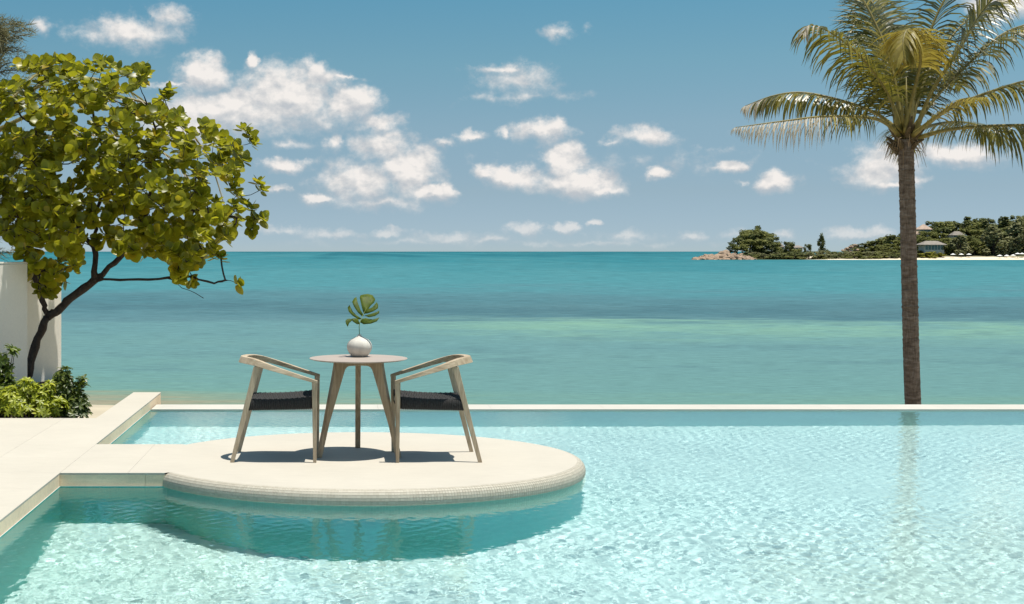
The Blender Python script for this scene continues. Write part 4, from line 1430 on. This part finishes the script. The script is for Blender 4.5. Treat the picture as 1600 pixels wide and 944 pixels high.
def crown_mesh(kind, seed, n):
    rn = random.Random(seed)
    mb = MB()
    clumps = []
    if kind == 'round':
        for k in range(16):
            a = rn.uniform(0, 6.283); z = rn.uniform(0.28, 0.9)
            rmax = 0.42 * math.sqrt(max(0.05, 1 - ((z - 0.52) / 0.5) ** 2))
            r = rmax * rn.uniform(0.35, 0.95)
            clumps.append((Vector((r * math.cos(a), r * math.sin(a), z)), rn.uniform(0.11, 0.19)))
    elif kind == 'bush':
        for k in range(12):
            a = rn.uniform(0, 6.283); r = rn.uniform(0.1, 0.42); z = rn.uniform(0.1, 0.8) * (1 - 0.9 * r)
            clumps.append((Vector((r * math.cos(a), r * math.sin(a), z)), rn.uniform(0.13, 0.2)))
    else:   # casuarina: loose upright plumes
        for k in range(22):
            z = rn.uniform(0.18, 0.95); a = rn.uniform(0, 6.283)
            r = 0.40 * (1.05 - z) ** 0.7 * rn.uniform(0.2, 1.0)
            clumps.append((Vector((r * math.cos(a), r * math.sin(a), z)), rn.uniform(0.07, 0.13)))
    for c, r in clumps:
        for k in range(n):
            d = Vector((rn.gauss(0, 1), rn.gauss(0, 1), rn.gauss(0, 1))).normalized()
            p = c + Vector((d.x, d.y, d.z * (0.8 if kind != 'plume' else 1.5))) * r * rn.uniform(0.55, 1.08)
            nn = (d * 0.7 + Vector((rn.uniform(-.6, .6), rn.uniform(-.6, .6), rn.uniform(0.1, 1.3)))).normalized()
            u = nn.orthogonal().normalized(); w = nn.cross(u)
            a = rn.uniform(0, 6.28)
            u, w = u * math.cos(a) + w * math.sin(a), w * math.cos(a) - u * math.sin(a)
            s = rn.uniform(0.022, 0.045) * (0.8 if kind == 'plume' else 1)
            mb.add([p - u * s - w * s * .6, p + u * s - w * s * .6, p + u * s * .7 + w * s, p - u * s * .7 + w * s], [(0, 1, 2, 3)])
    return mb


CR = {}
for kind, mats in (('round', ('far_dark', 'far_mid')), ('bush', ('far_mid', 'far_pale', 'far_yellow', 'far_dark')), ('plume', ('far_pale', 'far_mid', 'far_dark'))):
    for mn in mats:
        for v in range(2):
            me = crown_mesh(kind, hash_ := sum(map(ord, kind + mn)) + v * 17, 70 if kind != 'plume' else 55).mesh('crown')
            me.materials.append(M[mn]); CR[(kind, mn, v)] = me
tmb = MB()
tmb.tube([(0, 0, -0.1), (0.01, 0, 0.2), (-0.01, 0.01, 0.45), (0.0, 0, 0.7)], [0.035, 0.026, 0.02, 0.008], 6)
for a in (0.4, 2.5, 4.6):
    tmb.tube([(0, 0, 0.28), (0.12 * math.cos(a), 0.12 * math.sin(a), 0.45), (0.24 * math.cos(a), 0.24 * math.sin(a), 0.62)], [0.016, 0.012, 0.005], 5)
TRUNK = tmb.mesh('trunk', True); TRUNK.materials.append(M['bark'])


def far_tree(name, kind, mn, px, yb, yt, wpx, dd, label, cat, group):
    """tree on the headland: photo column, base row, top row, width in pixels, metres behind the waterline"""
    k = (HD + dd) / HD
    h = (yb - yt) / mp * k; w = wpx / mp * k * 1.2
    X = (px - HX) * (HD + dd) / F; Y = HD + dd
    z = CAMZ - (yb - HY) * Y / F
    z = max(min(z, gz(X, Y) + 0.3 * h), gz(X, Y) - 0.1 * h)
    h = CAMZ - (yt - HY) * Y / F - z
    o = empty(name, (X, Y, z), random.uniform(0, 6.283))
    o.scale = (w, w, h)
    tag(o, label, cat, group)
    c = bpy.data.objects.new('crown', CR[(kind, mn, random.randint(0, 1))]); C.objects.link(c); c.parent = o
    tk = bpy.data.objects.new('trunk' if kind != 'bush' else 'stem', TRUNK); C.objects.link(tk); tk.parent = o
    return o


# knoll at the tip
TONE = {'far_dark': 'dark green', 'far_mid': 'mid green'}
for px, yb, yt, w, dd, mn in [(1152, 396, 371, 24, 50, 'far_dark'), (1165, 390, 363, 28, 62, 'far_mid'), (1177, 388, 356, 34, 74, 'far_mid'), (1192, 390, 359, 36, 72, 'far_mid'), (1205, 396, 370, 30, 60, 'far_dark'), (1180, 372, 352, 22, 95, 'far_dark'),
                              (1172, 396, 372, 34, 42, 'far_mid'), (1190, 398, 374, 36, 40, 'far_mid'), (1206, 400, 380, 24, 36, 'far_dark'), (1160, 400, 381, 22, 34, 'far_mid'), (1184, 394, 366, 40, 55, 'far_dark'), (1168, 384, 358, 26, 85, 'far_dark'), (1198, 388, 364, 30, 88, 'far_dark'), (1145, 399, 381, 18, 40, 'far_dark'), (1213, 400, 379, 18, 50, 'far_mid')]:
    far_tree('broadleaf_tree', 'round', mn, px, yb, yt, w, dd, TONE[mn] + ' round-crowned tree covering the knoll above the boulders', 'tree', 'trees on the rocky knoll')
far_tree('broadleaf_tree', 'round', 'far_dark', 1232, 401, 377, 20, 40, 'single round dark green tree just right of the rocky knoll', 'tree', None)
far_tree('leaning_pine', 'plume', 'far_dark', 1284, 398, 366, 24, 42, 'lone dark wind-blown tree on the low neck of the headland', 'tree', None)
far_tree('small_tree', 'round', 'far_dark', 1262, 399, 381, 13, 45, 'small dark tree between the round tree and the wind-blown tree', 'tree', None)
# low scrub along the water
SCRUB = {'far_pale': 'pale grey-green scrub bush in the low band along the far shore', 'far_mid': 'mid green scrub bush in the low band along the far shore', 'far_dark': 'dark green scrub bush in the low band along the far shore'}
xs_ = 1158
while xs_ < 1452:
    w = random.uniform(18, 34)
    mn = random.choice(['far_pale', 'far_mid', 'far_pale', 'far_mid', 'far_dark'])
    far_tree('scrub_bush', 'bush', mn, xs_, 406, 406 - random.uniform(9, 16), w, random.uniform(12, 20), SCRUB[mn], 'bush', 'scrub along the far shore')
    mn = random.choice(['far_mid', 'far_pale', 'far_dark'])
    far_tree('scrub_bush', 'bush', mn, xs_ + 7, 402, 402 - random.uniform(8, 14), w, random.uniform(28, 45), SCRUB[mn], 'bush', 'scrub along the far shore')
    xs_ += random.uniform(9, 14)
for px, yb, yt, w in ((1452, 405, 388, 34), (1436, 405, 392, 22), (1464, 405, 391, 24)):
    far_tree('yellow_bush', 'bush', 'far_yellow', px, yb, yt, w, 14, 'bright yellow-green bush on the beach beside the palm trunk', 'bush', 'yellow-green bushes by the palm trunk')
# wooded hill on the right
outl = [(1338, 388), (1350, 380), (1362, 376), (1375, 374), (1388, 368), (1402, 364), (1416, 362), (1432, 366), (1446, 362), (1462, 345), (1476, 343), (1490, 345), (1505, 344), (1520, 338), (1535, 340), (1550, 348), (1562, 342), (1576, 338), (1592, 336),
        (1610, 336), (1640, 334), (1680, 335), (1720, 336), (1770, 338), (1820, 342), (1880, 352), (1940, 366)]
for px, yt in outl:
    mn = random.choice(['far_dark', 'far_mid', 'far_dark'])
    far_tree('wooded_hill_tree', 'round', mn, px, yt + 32, yt, random.uniform(26, 40), random.uniform(95, 120), TONE[mn] + ' broadleaf tree on the skyline of the wooded hill', 'tree', 'trees on the skyline of the wooded hill')
for row, (dy, d0, d1, step) in enumerate(((11, 78, 92, 13), (21, 60, 74, 13), (31, 40, 54, 14), (40, 26, 36, 15))):
    x = 1350 + row * 6
    while x < 1900:
        oy = float(np.interp(x, [a for a, b in outl], [b for a, b in outl]))
        yt = min(oy + dy + random.uniform(-4, 4), 396)
        clear = any(abs(x - hx0) < 20 and row >= 2 and abs(yt - hy0) < 16 for hx0, hy0 in ((1455, 380),)) or (row < 3 and any(abs(x - a) < 14 and yt < b + 6 and yt > b - 14 for a, b in ((1443, 356), (1495, 364), (1432, 364), (1455, 380))))
        if not clear:
            mn = random.choice(['far_dark', 'far_mid', 'far_mid'])
            far_tree('wooded_hill_tree', 'round', mn, x, min(yt + 26, 404), yt, random.uniform(22, 36), random.uniform(d0, d1), TONE[mn] + ' broadleaf tree on the ' + ('lower' if row > 1 else 'upper') + ' slope of the wooded hill', 'tree', 'trees on the slope of the wooded hill')
        x += step * random.uniform(0.75, 1.2)
for i, (px, yb, yt, w, mn, lab) in enumerate([(1500, 404, 366, 46, 'far_pale', 'grey-green casuarina behind the first white parasols'), (1522, 404, 374, 34, 'far_mid', 'smaller casuarina between the two big ones on the beach'),
                                              (1552, 405, 352, 64, 'far_pale', 'widest pale casuarina standing on the far beach'), (1588, 405, 342, 60, 'far_pale', 'tallest pale casuarina at the edge of the picture on the far beach'), (1625, 405, 350, 56, 'far_mid', None), (1480, 403, 376, 28, 'far_mid', 'slim casuarina just right of the hip-roofed villa')]):
    if lab: far_tree('casuarina_tree', 'plume', mn, px, yb, yt, w, 22 + i, lab, 'tree', None)

# --- villas between the trees
M['roof_grey'] = mat_plain('grey_shingle', (0.23, 0.20, 0.17), 0.9, 0.2, 0.8, 0.5, 4)
M['roof_thatch'] = mat_plain('pinkish_thatch', (0.42, 0.31, 0.24), 0.95, 0.2, 0.8, 0.5, 4)
M['villa_wall'] = mat_plain('pale_villa_wall', (0.55, 0.52, 0.46), 0.9, 0.1)
M['villa_glass'] = mat_plain('teal_villa_glass', (0.10, 0.17, 0.17), 0.2, 0.1, 6, 0.0)


def villa(px, y_ridge, y_eave, y_base, wpx, dd, roof, label, ridge=0.35):
    Y = HD + dd
    k = Y / F
    w = wpx * k; X = (px - HX) * k
    ze, zr, zb = CAMZ - (y_eave - HY) * k, CAMZ - (y_ridge - HY) * k, CAMZ - (y_base - HY) * k
    zb = min(zb, gz(X, Y)) - 0.5
    o = empty('beach_villa', (X, Y, zb)); tag(o, label, 'house')
    d = w * 0.75
    mb = MB(); mb.box(-w * 0.40, w * 0.40, -d * 0.40, d * 0.40, 0, ze - zb - 0.05); mb.build('wall', M['villa_wall'], o)
    n = max(3, int(w / 2.2))
    for i in range(n):
        x0 = -w * 0.38 + i * (w * 0.76 / n)
        mb = MB(); mb.box(x0 + 0.15, x0 + w * 0.76 / n - 0.15, -d * 0.40 - 0.06, -d * 0.40 + 0.02, max(0.3, ze - zb - 2.9), ze - zb - 0.35); mb.build('window', M['villa_glass'], o)
    mb = MB()
    a, b = w / 2, d / 2
    r = w * ridge / 2
    zz0, zz1 = ze - zb, zr - zb
    v = [(-a, -b, zz0), (a, -b, zz0), (a, b, zz0), (-a, b, zz0), (-r, 0, zz1), (r, 0, zz1), (-a, -b, zz0 - 0.3), (a, -b, zz0 - 0.3), (a, b, zz0 - 0.3), (-a, b, zz0 - 0.3)]
    mb.add(v, [(0, 1, 5, 4), (1, 2, 5), (2, 3, 4, 5), (3, 0, 4), (0, 6, 7, 1), (1, 7, 8, 2), (2, 8, 9, 3), (3, 9, 6, 0), (6, 9, 8, 7)])
    mb.build('roof', roof, o)
    return o


villa(1455, 376.5, 382.5, 389, 38, 30, M['roof_grey'], 'hip-roofed villa with teal glass front just right of the palm trunk', 0.5)
villa(1443, 350.5, 358.5, 362, 22, 82, M['roof_thatch'], 'villa with pinkish peaked roof high on the wooded hill', 0.1)
villa(1495, 361.5, 367.5, 371, 20, 60, M['roof_grey'], 'grey-roofed villa among the trees above the parasols', 0.4)
villa(1432, 361.5, 366, 369, 14, 74, M['roof_thatch'], 'small roof peeping out beside the palm trunk', 0.4)
villa(1218, 379, 386, 389, 14, 60, M['roof_grey'], 'small grey hut roof behind the rocky knoll', 0.2)
villa(1243, 383.5, 387, 390, 22, 62, M['roof_grey'], 'low dark roof beside the single round tree', 0.5)

for (px, yt, dd) in ((1433, 367.5, 66), (1441, 361, 72), (1449, 362, 72), (1437, 371, 60), (1457, 362, 74), (1446, 368, 56), (1489, 370, 50), (1497, 371, 50), (1503, 367, 52), (1215, 387, 48), (1222, 388, 48), (1238, 389, 50), (1247, 389, 50), (1439, 381, 36), (1472, 380, 30), (1478, 372, 44), (1466, 372, 46), (1456, 373, 50)):
    far_tree('wooded_hill_tree' if px > 1300 else 'scrub_bush', 'round', 'far_mid', px, yt + 18, yt, 17, dd, 'small tree growing close in front of a villa roof' if px > 1300 else 'small tree growing close in front of a hut on the low neck', 'tree', 'small trees in front of the villas' if px > 1300 else 'small trees in front of the huts')

# --- parasols on the far beach
M['parasol'] = mat_plain('white_canvas', (0.80, 0.79, 0.76), 0.8, 0.05)
ordn = ['first', 'second', 'third', 'fourth', 'fifth', 'sixth', 'seventh', 'eighth']
pm = None
for i, (px, py) in enumerate([(1489, 396), (1502, 396), (1514, 396), (1562, 398), (1573, 398), (1583, 397.5), (1590, 395), (1597, 395)]):
    Y = HD + 8 + (i % 3) * 2.2
    X = (px - HX) * Y / F
    o = empty('beach_parasol', (X, Y, gz(X, Y)))
    tag(o, ordn[i] + ' white beach parasol on the far sand, counting away from the palm trunk', 'parasol', 'white parasols on the far beach')
    htop = CAMZ - (py - HY) * Y / F - o.location.z
    if pm is None:
        a = MB(); a.lathe([(0.02, 0.0), (1.45, -0.62), (1.42, -0.80), (1.36, -0.62), (0.02, -0.1)], 8)
        b = MB(); b.tube([(0, 0, -4.6), (0, 0, 0.15)], 0.06, 6)
        pm = (a.mesh('canopy'), b.mesh('pole'))
        pm[0].materials.append(M['parasol']); pm[1].materials.append(M['bark'])
    for nm, me in zip(('canopy', 'pole'), pm):
        q = bpy.data.objects.new(nm, me); C.objects.link(q); q.parent = o; q.location.z = htop

# --- boulders at the tip
M['rock'] = mat_stone('tan_granite', (0.30, 0.215, 0.15), 0.28, 0.9)
def rock_mesh(seed):
    rn = random.Random(seed)
    bm = bmesh.new(); bmesh.ops.create_icosphere(bm, subdivisions=2, radius=1.0)
    off = Vector((rn.uniform(0, 50), rn.uniform(0, 50), rn.uniform(0, 50)))
    for v in bm.verts:
        v.co *= 1 + 0.45 * mnoise.noise(v.co * 1.1 + off) + 0.15 * mnoise.noise(v.co * 2.7 + off)
        v.co.z *= 0.72
    me = bpy.data.meshes.new('boulder'); bm.to_mesh(me); bm.free()
    me.materials.append(M['rock'])
    return me
RK = [rock_mesh(s) for s in range(5)]
for k in range(130):
    px = 1086 + 95 * random.random() ** 1.05
    f = (px - 1086) / 95
    ytop = float(np.interp(px, [1086, 1100, 1115, 1125, 1140, 1155, 1170, 1182], [405, 400, 399, 394, 392, 396, 402, 405]))
    py = random.uniform(ytop, 406.5)
    dd = float(np.interp(py, [390, 407], [34, -1.5])) + random.uniform(-2, 2)
    Y = HD + dd
    s = random.uniform(0.8, 2.1) * (0.75 + 0.5 * (1 - f))
    o = bpy.data.objects.new('boulder', random.choice(RK)); C.objects.link(o)
    o.location = ((px - HX) * Y / F, Y, CAMZ - (py - HY) * Y / F - s * 0.2)
    o.rotation_euler = (random.uniform(-.4, .4), random.uniform(-.4, .4), random.uniform(0, 6.28)); o.scale = (s, s, s)
    tag(o, ('big' if s > 1.5 else 'small') + ' tan boulder heaped at the ' + ('seaward end' if f < 0.4 else 'landward side') + ' of the rocky tip', 'boulder', 'boulders at the tip of the headland')
for k, (px, py) in enumerate([(1318, 392), (1324, 389), (1330, 386), (1336, 384), (1328, 393), (1338, 391)]):
    Y = HD + 60
    o = bpy.data.objects.new('boulder', RK[k % 5]); C.objects.link(o)
    o.location = ((px - HX) * Y / F, Y, CAMZ - (py - HY) * Y / F); o.scale = (1.5, 1.5, 1.3); o.rotation_euler.z = k
    tag(o, 'tan rock at the foot of the wooded hill', 'boulder', 'rocks at the foot of the wooded hill')
